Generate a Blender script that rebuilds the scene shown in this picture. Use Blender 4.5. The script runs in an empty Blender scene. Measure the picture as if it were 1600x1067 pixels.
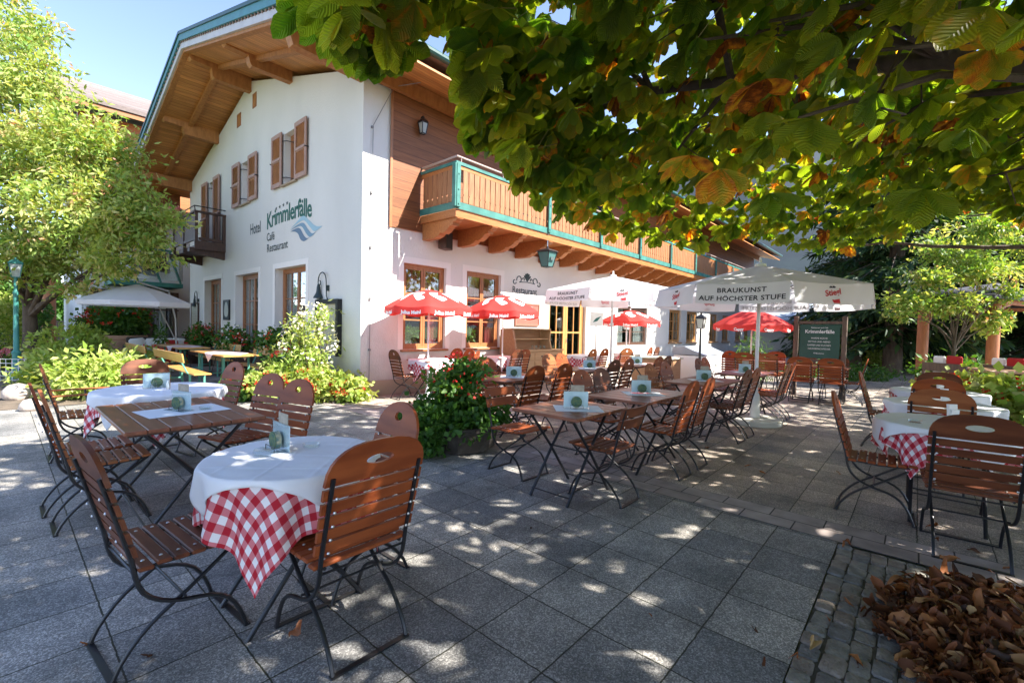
import bpy, math, random
import numpy as np
from mathutils import Vector, Matrix
C = bpy.context.scene.collection
D = bpy.data
R_ = math.radians
random.seed(7)

# ------------------------------------------------------------------ camera
EYE = 1.42
YAW, PITCH, ROLL, FPX = R_(41.6), R_(-1.74), R_(1.3), 716.0
fwh = Vector((math.cos(YAW), math.sin(YAW), 0)); rth = Vector((math.sin(YAW), -math.cos(YAW), 0)); Z = Vector((0, 0, 1))
fw = math.cos(PITCH)*fwh + math.sin(PITCH)*Z; up1 = -math.sin(PITCH)*fwh + math.cos(PITCH)*Z
rt = math.cos(ROLL)*rth + math.sin(ROLL)*up1; up = -math.sin(ROLL)*rth + math.cos(ROLL)*up1
cam = D.objects.new('camera', D.cameras.new('camera')); C.objects.link(cam)
cam.data.sensor_width = 36; cam.data.lens = FPX/1600*36; cam.data.clip_end = 6000; cam.data.clip_start = 0.05
M = Matrix.Identity(4)
for i in range(3):
    M[i][0] = rt[i]; M[i][1] = up[i]; M[i][2] = -fw[i]
M.translation = Vector((0, 0, EYE))
cam.matrix_world = M
bpy.context.scene.camera = cam

# ------------------------------------------------------------------ light
SUN = Vector((.55, -1.12, 1.22)).normalized()
el = math.asin(SUN.z); az = math.atan2(SUN.x, SUN.y)
w = D.worlds.new('World'); bpy.context.scene.world = w; w.use_nodes = True
nt = w.node_tree; sky = nt.nodes.new('ShaderNodeTexSky'); sky.sky_type = 'NISHITA'; sky.sun_disc = False
sky.sun_elevation = el; sky.sun_rotation = az; sky.air_density = .75; sky.dust_density = .2; sky.ozone_density = 1.6; sky.altitude = 900
vm_ = nt.nodes.new('ShaderNodeVectorMath'); vm_.operation = 'MULTIPLY'; vm_.inputs[1].default_value = (.94, .82, .78)
nt.links.new(sky.outputs[0], vm_.inputs[0]); nt.links.new(vm_.outputs[0], nt.nodes['Background'].inputs[0]); nt.nodes['Background'].inputs[1].default_value = 0.138
sl = D.lights.new('sun', 'SUN'); sl.energy = 3.7; sl.angle = R_(0.53); sl.color = (1, .95, .87)
so = D.objects.new('sun', sl); C.objects.link(so); so.rotation_euler = SUN.to_track_quat('Z', 'Y').to_euler()
vs = bpy.context.scene.view_settings
bpy.context.scene.display_settings.display_device = 'sRGB'
vs.view_transform = 'Standard'; vs.look = 'None'; vs.exposure = 2.3; vs.gamma = 1
bpy.context.scene.cycles.max_bounces = 8; bpy.context.scene.cycles.transparent_max_bounces = 12

# ------------------------------------------------------------------ materials
def mat(name, c, rough=.7, c2=None, scale=3., bump=0., bscale=40., stretch=None, metal=0., spec=.5, detail=6., lo=.35, hi=.65, coat=0., transl=0., obj=True, transc=None):
    m = D.materials.new(name); m.use_nodes = True; n = m.node_tree.nodes; l = m.node_tree.links
    p = n['Principled BSDF']; p.inputs['Roughness'].default_value = rough; p.inputs['Metallic'].default_value = metal
    p.inputs['Specular IOR Level'].default_value = spec; p.inputs['Base Color'].default_value = (*c, 1)
    if coat: p.inputs['Coat Weight'].default_value = coat; p.inputs['Coat Roughness'].default_value = .25
    tc = n.new('ShaderNodeTexCoord'); mp = n.new('ShaderNodeMapping'); l.new(tc.outputs['Object'], mp.inputs[0])
    if stretch: mp.inputs['Scale'].default_value = stretch
    col = None
    if c2:
        t = n.new('ShaderNodeTexNoise'); t.inputs['Scale'].default_value = scale; t.inputs['Detail'].default_value = detail
        l.new(mp.outputs[0], t.inputs[0]); r = n.new('ShaderNodeValToRGB')
        r.color_ramp.elements[0].position = lo; r.color_ramp.elements[1].position = hi
        r.color_ramp.elements[0].color = (*c, 1); r.color_ramp.elements[1].color = (*c2, 1)
        l.new(t.outputs[0], r.inputs[0]); l.new(r.outputs[0], p.inputs['Base Color']); col = r.outputs[0]
    if bump:
        t2 = n.new('ShaderNodeTexNoise'); t2.inputs['Scale'].default_value = bscale; t2.inputs['Detail'].default_value = 5
        l.new(mp.outputs[0], t2.inputs[0]); b = n.new('ShaderNodeBump'); b.inputs['Strength'].default_value = bump; b.inputs['Distance'].default_value = .02
        l.new(t2.outputs[0], b.inputs['Height']); l.new(b.outputs[0], p.inputs['Normal'])
    if transl:
        tr = n.new('ShaderNodeBsdfTranslucent'); mx = n.new('ShaderNodeMixShader'); mx.inputs[0].default_value = transl
        tr.inputs[0].default_value = (*(transc or c), 1)
        if col and not transc: l.new(col, tr.inputs[0])
        l.new(p.outputs[0], mx.inputs[1]); l.new(tr.outputs[0], mx.inputs[2]); l.new(mx.outputs[0], n['Material Output'].inputs[0])
    return m

def planks(name, c, c2, pitch, axis='z', gap=.06, rough=.55, grain=(1, 12, 12), dark=.35, spec=.4):
    """boards with grooves at a pitch along one local axis, each board its own tone"""
    m = mat(name, c, rough, c2, 2.5, .12, 30, grain, spec=spec); n = m.node_tree.nodes; l = m.node_tree.links
    p = n['Principled BSDF']; base = p.inputs['Base Color'].links[0].from_socket
    tc = n.new('ShaderNodeTexCoord'); s = n.new('ShaderNodeSeparateXYZ'); l.new(tc.outputs['Object'], s.inputs[0])
    def mth(op, a, b=None):
        q = n.new('ShaderNodeMath'); q.operation = op
        for i, v in enumerate((a, b)):
            if v is None: continue
            if isinstance(v, (int, float)): q.inputs[i].default_value = v
            else: l.new(v, q.inputs[i])
        return q.outputs[0]
    v = mth('DIVIDE', s.outputs['XYZ'.index(axis.upper())], pitch)
    fr = mth('FRACT', v); fl = mth('FLOOR', v)
    wn = n.new('ShaderNodeTexWhiteNoise'); wn.noise_dimensions = '1D'; l.new(fl, wn.inputs['W'])
    tone = mth('ADD', mth('MULTIPLY', wn.outputs[0], .35), .82)
    g = mth('GREATER_THAN', fr, gap); g2 = mth('ADD', mth('MULTIPLY', g, 1-dark), dark)
    k = mth('MULTIPLY', tone, g2)
    mx = n.new('ShaderNodeVectorMath'); mx.operation = 'SCALE'; l.new(base, mx.inputs[0]); l.new(k, mx.inputs['Scale'])
    l.new(mx.outputs[0], p.inputs['Base Color'])
    return m

mWall = mat('render_white', (.72, .695, .65), .9, (.62, .60, .56), .55, .5, 45, (1, 1, .45), detail=9, lo=.38, hi=.72)
mPlinth = mat('render_plinth', (.42, .33, .24), .9, (.36, .28, .2), 2, .2, 60)
mWoodO = mat('wood_larch', (.42, .165, .05), .5, (.32, .115, .033), 3, .1, 30, (1, 9, 9), spec=.35)
mWoodOv = mat('wood_larch_vertical', (.34, .16, .07), .5, (.24, .105, .045), 3, .1, 30, (9, 9, 1), spec=.35)
mBeam = mat('wood_beam', (.44, .19, .06), .55, (.33, .135, .04), 2.5, .15, 25, (6, 6, 2), spec=.35)
mSoffit = planks('soffit_boards', (.58, .26, .08), (.45, .18, .05), .13, 'y', .07, grain=(1, 10, 10))
mSoffitR = planks('soffit_boards_side', (.36, .145, .045), (.27, .1, .03), .13, 'y', .07, grain=(1, 10, 10))
mClad = planks('cladding_boards', (.27, .10, .035), (.20, .07, .024), .19, 'z', .05, grain=(1, 6, 14))
mFrame = mat('window_wood', (.36, .15, .06), .45, (.28, .11, .04), 4, .05, 30, (6, 6, 1), spec=.4)
mFrameY = mat('window_wood_light', (.5, .26, .09), .45, (.42, .2, .065), 4, .05, 30, (6, 6, 1), spec=.4)
mShut = mat('shutter_panel', (.58, .30, .15), .6, (.5, .25, .12), 5, .05, 30)
mShutF = mat('shutter_frame', (.42, .26, .2), .6, (.36, .21, .16), 5, .05, 30)
mTeal = mat('green_paint', (.035, .17, .14), .5, (.05, .22, .19), 4, .05, 30, spec=.4)
mTealL = mat('green_paint_worn', (.055, .20, .165), .55, (.03, .13, .11), 5, .1, 30, spec=.4)
mVerge = mat('verge_metal_green', (.012, .06, .05), .4, spec=.5)
mVergeB = mat('verge_board_blue', (.06, .22, .25), .5, (.05, .18, .21), 4)
mPale = mat('verge_pale', (.52, .5, .52), .6, (.46, .44, .46), 4)
mTile = mat('roof_tile', (.32, .22, .19), .8, (.24, .16, .13), 8, .3, 30)
mTileP = planks('roof_tile_pale', (.20, .16, .145), (.155, .125, .115), .33, 'y', .1, .85, (4, 4, 4), .6)
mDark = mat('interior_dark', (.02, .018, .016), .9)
mBrownD = mat('dark_brown_wood', (.095, .048, .03), .5, (.06, .03, .02), 4, .1, 30, (6, 6, 2))
mCurt = mat('curtain_cloth', (.72, .70, .66), .9, transl=.3)
mCurtR = mat('curtain_red', (.45, .08, .08), .9, transl=.3)
mIron = mat('black_iron', (.012, .012, .014), .38, spec=.5)
mIronG = mat('dark_green_iron', (.02, .035, .035), .45)
mSteel = mat('steel', (.55, .55, .55), .3, metal=1)
mChair = mat('chair_wood', (.30, .075, .022), .42, (.20, .045, .014), 3, .06, 40, (6, 1, 6), spec=.18, coat=.05)
mChairD = mat('chair_wood_dark', (.17, .055, .024), .45, (.10, .032, .016), 3, .06, 40, (6, 1, 6), spec=.18, coat=.05)
mChairF = mat('chair_wood_faded', (.36, .13, .05), .5, (.25, .08, .03), 3, .06, 40, (6, 1, 6), spec=.15, coat=.0)
mTable = mat('table_wood', (.27, .09, .042), .38, (.19, .062, .028), 3, .06, 40, (8, 1.2, 6), spec=.4, coat=.2)
mBeer = mat('beer_bench_wood', (.62, .33, .10), .35, (.52, .26, .07), 3, .04, 40, (6, 1, 6), spec=.5, coat=.3)
mBeerG = mat('beer_leg_green', (.10, .32, .24), .45)
mCloth = mat('white_linen', (.90, .90, .91), .85, (.86, .86, .88), 3, .35, 7, transl=.12)
mLinenP = mat('pink_linen', (.72, .55, .52), .85, transl=.1)
mUmbW = mat('umbrella_canvas', (.82, .81, .83), .85, (.77, .76, .78), 2, .25, 7, transl=.42)
mUmbR = mat('umbrella_red', (.72, .075, .065), .7, (.66, .06, .05), 2, .1, 12, transl=.5)
mPole = mat('aluminium_pole', (.52, .50, .5), .45, metal=.4)
mWhiteP = mat('white_paint', (.78, .78, .75), .5)
mConc = mat('pale_concrete', (.62, .61, .55), .8, (.55, .54, .48), 3, .2, 60)
mTextB = mat('black_print', (.02, .02, .03), .7)
mShowB = mat('faint_grey_print', (.38, .36, .37), .8); mShowR = mat('faint_pink_print', (.62, .28, .30), .8)
mTextR = mat('red_print', (.5, .01, .02), .7)
mTextW = mat('white_print', (.85, .83, .83), .7)
mTextG = mat('green_lettering', (.035, .13, .10), .8)
mTextD = mat('dark_lettering', (.05, .075, .075), .8)
mWave1 = mat('wave_light', (.33, .50, .57), .8); mWave2 = mat('wave_mid', (.19, .31, .40), .8); mWave3 = mat('wave_dark', (.14, .21, .29), .8)
mTerra = mat('terracotta', (.50, .30, .20), .85, (.42, .25, .17), 3, .15, 40)
mPotD = mat('weathered_planter', (.035, .028, .022), .85, (.09, .08, .065), 9, .4, 30, lo=.5, hi=.8)
mBark = mat('bark', (.065, .045, .032), .9, (.12, .09, .065), 9, .6, 25, (1, 1, .3))
mSoil = mat('soil', (.035, .022, .014), .95, (.02, .013, .009), 8, .6, 40)
mStone = mat('pale_boulder', (.5, .43, .37), .9, (.4, .33, .28), 3, .4, 20)
mCush = mat('cushion_white', (.75, .74, .72), .9); mCushR = mat('cushion_red', (.42, .02, .02), .9)
mRattan = mat('rattan_dark', (.04, .03, .025), .7)
mPine = mat('pine_furniture', (.50, .33, .18), .55, (.44, .28, .14), 3, .05, 30, (1, 6, 6))
mPineD = mat('pine_furniture_dark', (.36, .2, .1), .55, (.3, .16, .08), 3, .05, 30, (1, 6, 6))
mPost = mat('pavilion_post', (.42, .15, .06), .55, (.32, .11, .04), 4, .1, 30, (5, 5, 1))
mShingle = planks('pavilion_shingles', (.05, .05, .065), (.035, .035, .045), .2, 'x', .1, .8, (5, 5, 5), .5)
mPaper = mat('card_paper', (.74, .79, .82), .4, (.60, .70, .70), 14, coat=.4)
mPaperB = mat('card_kraft', (.42, .36, .28), .7, (.3, .26, .2), 30)
mCoast = mat('coaster_face', (.03, .10, .07), .7, (.12, .16, .06), 60)
mCoastY = mat('coaster_pale', (.55, .48, .3), .7, (.08, .2, .2), 45)
mMat = mat('paper_mat', (.74, .77, .79), .8)
mGreenB = mat('green_board', (.018, .07, .05), .6, (.025, .085, .06), 5)
mWoodGrey = mat('weathered_wood', (.16, .11, .08), .8, (.11, .075, .055), 4, .2, 30, (6, 6, 1))
mRock = mat('wall_far_white', (.72, .71, .68), .9)
mTin = mat('tin_roof', (.3, .34, .38), .5, (.24, .27, .3), 3)

def glassmat(name, tint=(.9, .95, .95), fac=.12):
    m = D.materials.new(name); m.use_nodes = True; n = m.node_tree.nodes; l = m.node_tree.links; n.remove(n['Principled BSDF'])
    g = n.new('ShaderNodeBsdfGlossy'); g.inputs['Roughness'].default_value = .03; t = n.new('ShaderNodeBsdfTransparent'); t.inputs[0].default_value = (*tint, 1)
    lw = n.new('ShaderNodeLayerWeight'); lw.inputs[0].default_value = .5; f = n.new('ShaderNodeMath'); f.operation = 'POWER'; f.inputs[1].default_value = 3.5; l.new(lw.outputs['Facing'], f.inputs[0]); a = n.new('ShaderNodeMath'); a.operation = 'ADD'; a.inputs[1].default_value = fac
    l.new(f.outputs[0], a.inputs[0]); x = n.new('ShaderNodeMixShader'); l.new(a.outputs[0], x.inputs[0]); l.new(t.outputs[0], x.inputs[1]); l.new(g.outputs[0], x.inputs[2])
    l.new(x.outputs[0], n['Material Output'].inputs[0]); return m
mGlass = glassmat('window_glass'); mAcryl = glassmat('clear_acrylic', (.93, .97, .98), .02)

def checker():
    m = mat('red_check_cloth', (.8, .8, .8), .85, bump=.2, bscale=9); n = m.node_tree.nodes; l = m.node_tree.links
    uv = n.new('ShaderNodeUVMap'); s = n.new('ShaderNodeSeparateXYZ'); l.new(uv.outputs[0], s.inputs[0]); o = []
    for k in 'XY':
        a = n.new('ShaderNodeMath'); a.operation = 'FRACT'; l.new(s.outputs[k], a.inputs[0])
        b = n.new('ShaderNodeMath'); b.operation = 'GREATER_THAN'; b.inputs[1].default_value = .5; l.new(a.outputs[0], b.inputs[0]); o.append(b.outputs[0])
    a = n.new('ShaderNodeMath'); a.operation = 'ADD'; l.new(o[0], a.inputs[0]); l.new(o[1], a.inputs[1])
    d = n.new('ShaderNodeMath'); d.operation = 'DIVIDE'; d.inputs[1].default_value = 2; l.new(a.outputs[0], d.inputs[0])
    r = n.new('ShaderNodeValToRGB'); r.color_ramp.interpolation = 'CONSTANT'
    e = r.color_ramp.elements; e[0].color = (.78, .74, .74, 1); e[1].position = .75; e[1].color = (.42, .006, .02, 1)
    e2 = e.new(.25); e2.color = (.60, .17, .19, 1); l.new(d.outputs[0], r.inputs[0]); l.new(r.outputs[0], n['Principled BSDF'].inputs['Base Color'])
    return m
mCheck = checker()

def leafmat(name, cols, transl=.45, rough=.45, spec=.35, veins=False, tboost=1.3):
    m = D.materials.new(name); m.use_nodes = True; n = m.node_tree.nodes; l = m.node_tree.links; p = n['Principled BSDF']
    at = n.new('ShaderNodeAttribute'); at.attribute_name = 'leaf'; s = n.new('ShaderNodeSeparateColor'); l.new(at.outputs['Color'], s.inputs[0])
    r = n.new('ShaderNodeValToRGB'); e = r.color_ramp.elements
    for i, (pos, c) in enumerate(cols):
        k = e[i] if i < 2 else e.new(pos)
        k.position = pos; k.color = (*c, 1)
    src = s.outputs[0]
    tc = n.new('ShaderNodeTexCoord')
    if veins:   # brown, dried margins and patches that follow the blade
        no = n.new('ShaderNodeTexNoise'); no.inputs['Scale'].default_value = 22; no.inputs['Detail'].default_value = 5; l.new(tc.outputs['Object'], no.inputs[0])
        a = n.new('ShaderNodeMath'); a.operation = 'MULTIPLY_ADD'; l.new(no.outputs[0], a.inputs[0]); a.inputs[1].default_value = .5; l.new(s.outputs[0], a.inputs[2])
        b = n.new('ShaderNodeMath'); b.operation = 'SUBTRACT'; l.new(a.outputs[0], b.inputs[0]); b.inputs[1].default_value = .25
        c = n.new('ShaderNodeMath'); c.operation = 'MULTIPLY_ADD'; l.new(s.outputs[2], c.inputs[0]); c.inputs[1].default_value = .10; l.new(b.outputs[0], c.inputs[2]); src = c.outputs[0]
    l.new(src, r.inputs[0]); l.new(r.outputs[0], p.inputs['Base Color'])
    p.inputs['Roughness'].default_value = rough; p.inputs['Specular IOR Level'].default_value = spec
    tr = n.new('ShaderNodeBsdfTranslucent'); vm = n.new('ShaderNodeVectorMath'); vm.operation = 'MULTIPLY'; vm.inputs[1].default_value = (tboost*1.38, tboost*1.25, tboost*.45)
    l.new(r.outputs[0], vm.inputs[0]); l.new(vm.outputs[0], tr.inputs[0])
    if veins:   # side veins from the midrib: fine ridges
        w1 = n.new('ShaderNodeMath'); w1.operation = 'MULTIPLY_ADD'; l.new(s.outputs[1], w1.inputs[0]); w1.inputs[1].default_value = 1.; 
        w0 = n.new('ShaderNodeMath'); w0.operation = 'MULTIPLY'; l.new(s.outputs[2], w0.inputs[0]); w0.inputs[1].default_value = -.22; l.new(w0.outputs[0], w1.inputs[2])
        w2 = n.new('ShaderNodeMath'); w2.operation = 'MULTIPLY'; l.new(w1.outputs[0], w2.inputs[0]); w2.inputs[1].default_value = 14*6.283
        w3 = n.new('ShaderNodeMath'); w3.operation = 'SINE'; l.new(w2.outputs[0], w3.inputs[0])
        bm = n.new('ShaderNodeBump'); bm.inputs['Strength'].default_value = .5; bm.inputs['Distance'].default_value = .004; l.new(w3.outputs[0], bm.inputs['Height'])
        l.new(bm.outputs[0], p.inputs['Normal']); l.new(bm.outputs[0], tr.inputs['Normal'])
    mx = n.new('ShaderNodeMixShader'); mx.inputs[0].default_value = transl; l.new(p.outputs[0], mx.inputs[1]); l.new(tr.outputs[0], mx.inputs[2]); l.new(mx.outputs[0], n['Material Output'].inputs[0])
    return m
mChest = leafmat('chestnut_leaf', [(0, (.045, .105, .008)), (.55, (.125, .165, .014)), (.74, (.19, .19, .018)), (.84, (.36, .20, .02)), (.93, (.28, .10, .02)), (1, (.12, .04, .012))], .55, .42, .3, True, 2.7)
mMaple = leafmat('pale_green_leaf', [(0, (.07, .17, .03)), (.35, (.16, .28, .05)), (.7, (.34, .40, .11)), (.88, (.50, .47, .22)), (1, (.50, .20, .15))], .4, .5)
mGreen = leafmat('shrub_leaf', [(0, (.03, .09, .012)), (.6, (.06, .15, .02)), (1, (.13, .21, .03))], .3, .5)
mLime = leafmat('lime_leaf', [(0, (.16, .28, .035)), (.6, (.32, .40, .09)), (1, (.52, .52, .24))], .35, .55)
mConif = leafmat('conifer_needles', [(0, (.010, .032, .012)), (.7, (.03, .075, .02)), (1, (.10, .14, .03))], .2, .6)
mPetR = leafmat('red_petals', [(0, (.5, .01, .01)), (.6, (.65, .03, .02)), (1, (.75, .10, .06))], .3, .6)
mPetW = leafmat('white_petals', [(0, (.7, .68, .62)), (1, (.8, .78, .7))], .3, .6)
mPetP = leafmat('pink_petals', [(0, (.6, .12, .2)), (1, (.75, .35, .4))], .3, .6)
mLitter = leafmat('dry_leaf', [(0, (.045, .02, .010)), (.3, (.13, .045, .018)), (.6, (.24, .075, .022)), (.85, (.34, .15, .055)), (1, (.46, .30, .14))], .15, .55, .3, False)

# ------------------------------------------------------------------ builders
class MB:
    def __init__(s): s.v = []; s.f = []; s.mi = []; s.M = None; s.uv = None
    def add(s, vs, fs, m=0):
        b = len(s.v)
        if s.M is not None: vs = [tuple(s.M @ Vector(v)) for v in vs]
        s.v += [tuple(v) for v in vs]; s.f += [tuple(b+i for i in f) for f in fs]; s.mi += [m]*len(fs); return s
    def box(s, x0, x1, y0, y1, z0, z1, m=0, bev=0.):
        if bev <= 0:
            s.add([(x, y, z) for z in (z0, z1) for y in (y0, y1) for x in (x0, x1)], [(0, 2, 3, 1), (4, 5, 7, 6), (0, 1, 5, 4), (2, 6, 7, 3), (0, 4, 6, 2), (1, 3, 7, 5)], m); return s
        b = min(bev, (x1-x0)*.45, (y1-y0)*.45, (z1-z0)*.45)
        vs = []; X = (x0, x1); Y = (y0, y1); Zz = (z0, z1); idx = {}
        for i in (0, 1):
            for j in (0, 1):
                for k in (0, 1):
                    x, y, z = X[i], Y[j], Zz[k]; sx, sy, sz = (b, -b)[i], (b, -b)[j], (b, -b)[k]
                    for a, p in (('x', (x, y+sy, z+sz)), ('y', (x+sx, y, z+sz)), ('z', (x+sx, y+sy, z))):
                        idx[(i, j, k, a)] = len(vs); vs.append(p)
        F = []
        for i in (0, 1): F.append([idx[(i, j, k, 'x')] for j, k in ((0, 0), (0, 1), (1, 1), (1, 0))][::(1 if i == 0 else -1)])
        for j in (0, 1): F.append([idx[(i, j, k, 'y')] for i, k in ((0, 0), (1, 0), (1, 1), (0, 1))][::(1 if j == 0 else -1)])
        for k in (0, 1): F.append([idx[(i, j, k, 'z')] for i, j in ((0, 0), (0, 1), (1, 1), (1, 0))][::(1 if k == 0 else -1)])
        for i in (0, 1):
            for j in (0, 1):
                F.append([idx[(i, j, 0, 'x')], idx[(i, j, 1, 'x')], idx[(i, j, 1, 'y')], idx[(i, j, 0, 'y')]])
                for k in (0, 1): F.append([idx[(i, j, k, a)] for a in 'xyz'])
            for k in (0, 1): F.append([idx[(i, 0, k, 'x')], idx[(i, 1, k, 'x')], idx[(i, 1, k, 'z')], idx[(i, 0, k, 'z')]])
        for j in (0, 1):
            for k in (0, 1): F.append([idx[(0, j, k, 'y')], idx[(1, j, k, 'y')], idx[(1, j, k, 'z')], idx[(0, j, k, 'z')]])
        return s.add(vs, F, m)
    def quad(s, *p, m=0): return s.add(p, [tuple(range(len(p)))], m)
    def prism(s, pts, ax, a, b, m=0):
        """polygon pts (2-D in the other two axes, order kept) extruded on axis ax from a to b"""
        n = len(pts)
        def P(p, t): return {'x': (t, p[0], p[1]), 'y': (p[0], t, p[1]), 'z': (p[0], p[1], t)}[ax]
        return s.add([P(p, a) for p in pts]+[P(p, b) for p in pts], [tuple(range(n)), tuple(range(2*n-1, n-1, -1))]+[(i, i+n, (i+1) % n+n, (i+1) % n) for i in range(n)], m)
    def tube(s, pts, r, n=6, m=0, cap=True):
        pts = [Vector(p) for p in pts]; N = len(pts); rr = r if isinstance(r, (list, tuple)) else [r]*N; vs = []; fs = []
        prev = None
        for i, p in enumerate(pts):
            t = (pts[min(i+1, N-1)]-pts[max(i-1, 0)])
            t = t.normalized() if t.length > 1e-9 else Vector((0, 0, 1))
            if prev is None:
                a = Vector((0, 0, 1)) if abs(t.z) < .9 else Vector((1, 0, 0)); u = t.cross(a).normalized()
            else: u = (prev-t*prev.dot(t)); u = u.normalized() if u.length > 1e-6 else t.orthogonal().normalized()
            prev = u; v = t.cross(u)
            for k in range(n):
                a = 2*math.pi*(k+.5)/n; vs.append(p+(u*math.cos(a)+v*math.sin(a))*rr[i])
        for i in range(N-1):
            for k in range(n): fs.append((i*n+k, i*n+(k+1) % n, (i+1)*n+(k+1) % n, (i+1)*n+k))
        if cap: fs += [tuple(range(n-1, -1, -1)), tuple((N-1)*n+k for k in range(n))]
        return s.add(vs, fs, m)
    def lathe(s, prof, n=24, cx=0, cy=0, m=0, sx=1, sy=1):
        vs = []; fs = []; N = len(prof)
        for r, z in prof:
            for k in range(n): a = 2*math.pi*k/n; vs.append((cx+r*math.cos(a)*sx, cy+r*math.sin(a)*sy, z))
        for i in range(N-1):
            for k in range(n): fs.append((i*n+k, i*n+(k+1) % n, (i+1)*n+(k+1) % n, (i+1)*n+k))
        fs += [tuple(range(n-1, -1, -1)), tuple((N-1)*n+k for k in range(n))]
        return s.add(vs, fs, m)
    def build(s, name, mats, parent=None, smooth=False, props=None):
        me = D.meshes.new(name); me.from_pydata(s.v, [], s.f)
        mats = mats if isinstance(mats, (list, tuple)) else [mats]
        for q in mats: me.materials.append(q)
        if len(mats) > 1: me.polygons.foreach_set('material_index', s.mi)
        if s.uv:
            ul = me.uv_layers.new(name='UVMap'); li = np.zeros(len(me.loops), int); me.loops.foreach_get('vertex_index', li)
            ul.data.foreach_set('uv', np.array(s.uv, float)[li].ravel())
        import bmesh
        b = bmesh.new(); b.from_mesh(me); bmesh.ops.recalc_face_normals(b, faces=b.faces); b.to_mesh(me); b.free()
        if smooth:
            me.polygons.foreach_set('use_smooth', [True]*len(me.polygons))
            if smooth != 'all': me.set_sharp_from_angle(angle=R_(smooth if smooth is not True else 40))
        o = D.objects.new(name, me); C.objects.link(o)
        if parent: o.parent = parent
        return o

def tag(o, label=None, cat=None, group=None, kind=None):
    if label: o['label'] = label
    if cat: o['category'] = cat
    if group: o['group'] = group
    if kind: o['kind'] = kind
    return o
def thing(name, label, cat, loc=(0, 0, 0), rz=0., group=None):
    o = D.objects.new(name, None); C.objects.link(o); o.location = loc; o.rotation_euler = (0, 0, rz); o.empty_display_size = .2
    return tag(o, label, cat, group)
def dup(o, loc, rz, label, group=None, sc=None):
    def cp(a, par):
        c = a.copy(); C.objects.link(c); c.parent = par
        for ch in a.children: cp(ch, c)
        return c
    r = cp(o, None); r.location = loc; r.rotation_euler = (0, 0, rz); r['label'] = label
    if group: r['group'] = group
    return r

def npmesh(name, verts, quads, material, attr=None, parent=None, smooth=False, tri=False):
    me = D.meshes.new(name); nv = len(verts); nq = len(quads); k = 3 if tri else 4
    me.vertices.add(nv); me.vertices.foreach_set('co', verts.astype(np.float32).ravel())
    me.loops.add(nq*k); me.loops.foreach_set('vertex_index', quads.astype(np.int32).ravel())
    me.polygons.add(nq); me.polygons.foreach_set('loop_start', np.arange(nq, dtype=np.int32)*k)
    me.polygons.foreach_set('loop_total', np.full(nq, k, np.int32))
    if smooth: me.polygons.foreach_set('use_smooth', np.ones(nq, bool))
    me.update(calc_edges=True)
    if attr is not None:
        a = me.color_attributes.new('leaf', 'FLOAT_COLOR', 'POINT'); a.data.foreach_set('color', attr.astype(np.float32).ravel())
    me.materials.append(material); me.validate()
    o = D.objects.new(name, me); C.objects.link(o)
    if parent: o.parent = parent
    return o

def blades(rng, P, dirs, nrm, L, W, tint, prof, droop=.25, fold=.25, curl=0.):
    """leaf blades: P base, dirs along, nrm up; prof list of (t, halfwidth). returns verts, quads, attr"""
    n = len(P); k = len(prof); side = np.cross(dirs, nrm); side /= np.linalg.norm(side, axis=1)[:, None]+1e-9
    nrm = np.cross(side, dirs)
    V = np.zeros((n, k, 3, 3)); A = np.ones((n, k, 3, 4))
    for i, (t, hw) in enumerate(prof):
        c = P+dirs*(L*t)[:, None]-nrm*(L*droop*t*t)[:, None]
        wv = (W*hw)[:, None]
        V[:, i, 1] = c-nrm*wv*fold; V[:, i, 0] = c-side*wv+nrm*wv*curl; V[:, i, 2] = c+side*wv+nrm*wv*curl
        A[:, i, :, 1] = t; A[:, i, 0, 2] = 1; A[:, i, 2, 2] = 1; A[:, i, 1, 2] = 0
    A[:, :, :, 0] = tint[:, None, None]
    base = (np.arange(n)*k*3)[:, None]
    q = []
    for i in range(k-1):
        for s in (0, 1): q.append(np.stack([base[:, 0]+i*3+s, base[:, 0]+i*3+s+1, base[:, 0]+(i+1)*3+s+1, base[:, 0]+(i+1)*3+s], 1))
    return V.reshape(-1, 3), np.concatenate(q), A.reshape(-1, 4)

def randdir(rng, n):
    v = rng.normal(size=(n, 3)); return v/np.linalg.norm(v, axis=1)[:, None]

def cloud(name, material, lobes, n, size, seed=1, parent=None, aspect=.45, shell=.55, up=.5, tint=(0, 1), prof=((0, .15), (.45, 1), (1, .08)), droop=.3, clump=0, cl_r=.25, flat=0.):
    """foliage: n leaf blades in ellipsoid lobes [(cx,cy,cz,rx,ry,rz)], gathered in clumps"""
    rng = np.random.default_rng(seed); lob = np.array(lobes, float); vol = lob[:, 3]*lob[:, 4]*lob[:, 5]; vol = vol**.8
    nc = clump or n
    ix = rng.choice(len(lob), nc, p=vol/vol.sum()); d = randdir(rng, nc); r = (shell+(1-shell)*rng.random(nc))**1.0
    r = np.where(rng.random(nc) < .25, rng.random(nc)**.5*r, r)
    c = lob[ix, :3]+d*r[:, None]*lob[ix, 3:]
    if clump:
        j = rng.integers(0, nc, n); P = c[j]+rng.normal(size=(n, 3))*cl_r*np.array([1, 1, .6-.3*flat]); out = d[j]; tb = rng.random(nc)[j]*.6+rng.random(n)*.4
    else: P = c; out = d; tb = rng.random(n)
    dr = out*.6+randdir(rng, n)*.8; dr[:, 2] -= .15; dr /= np.linalg.norm(dr, axis=1)[:, None]
    nr = randdir(rng, n)*(1-up)+np.array([0, 0, up]); nr /= np.linalg.norm(nr, axis=1)[:, None]
    L = size*(.6+.8*rng.random(n)); t = tint[0]+(tint[1]-tint[0])*tb
    V, Q, A = blades(rng, P, dr, nr, L, L*aspect*.5, t, prof, droop)
    return npmesh(name, V, Q, material, A, parent)

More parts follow.
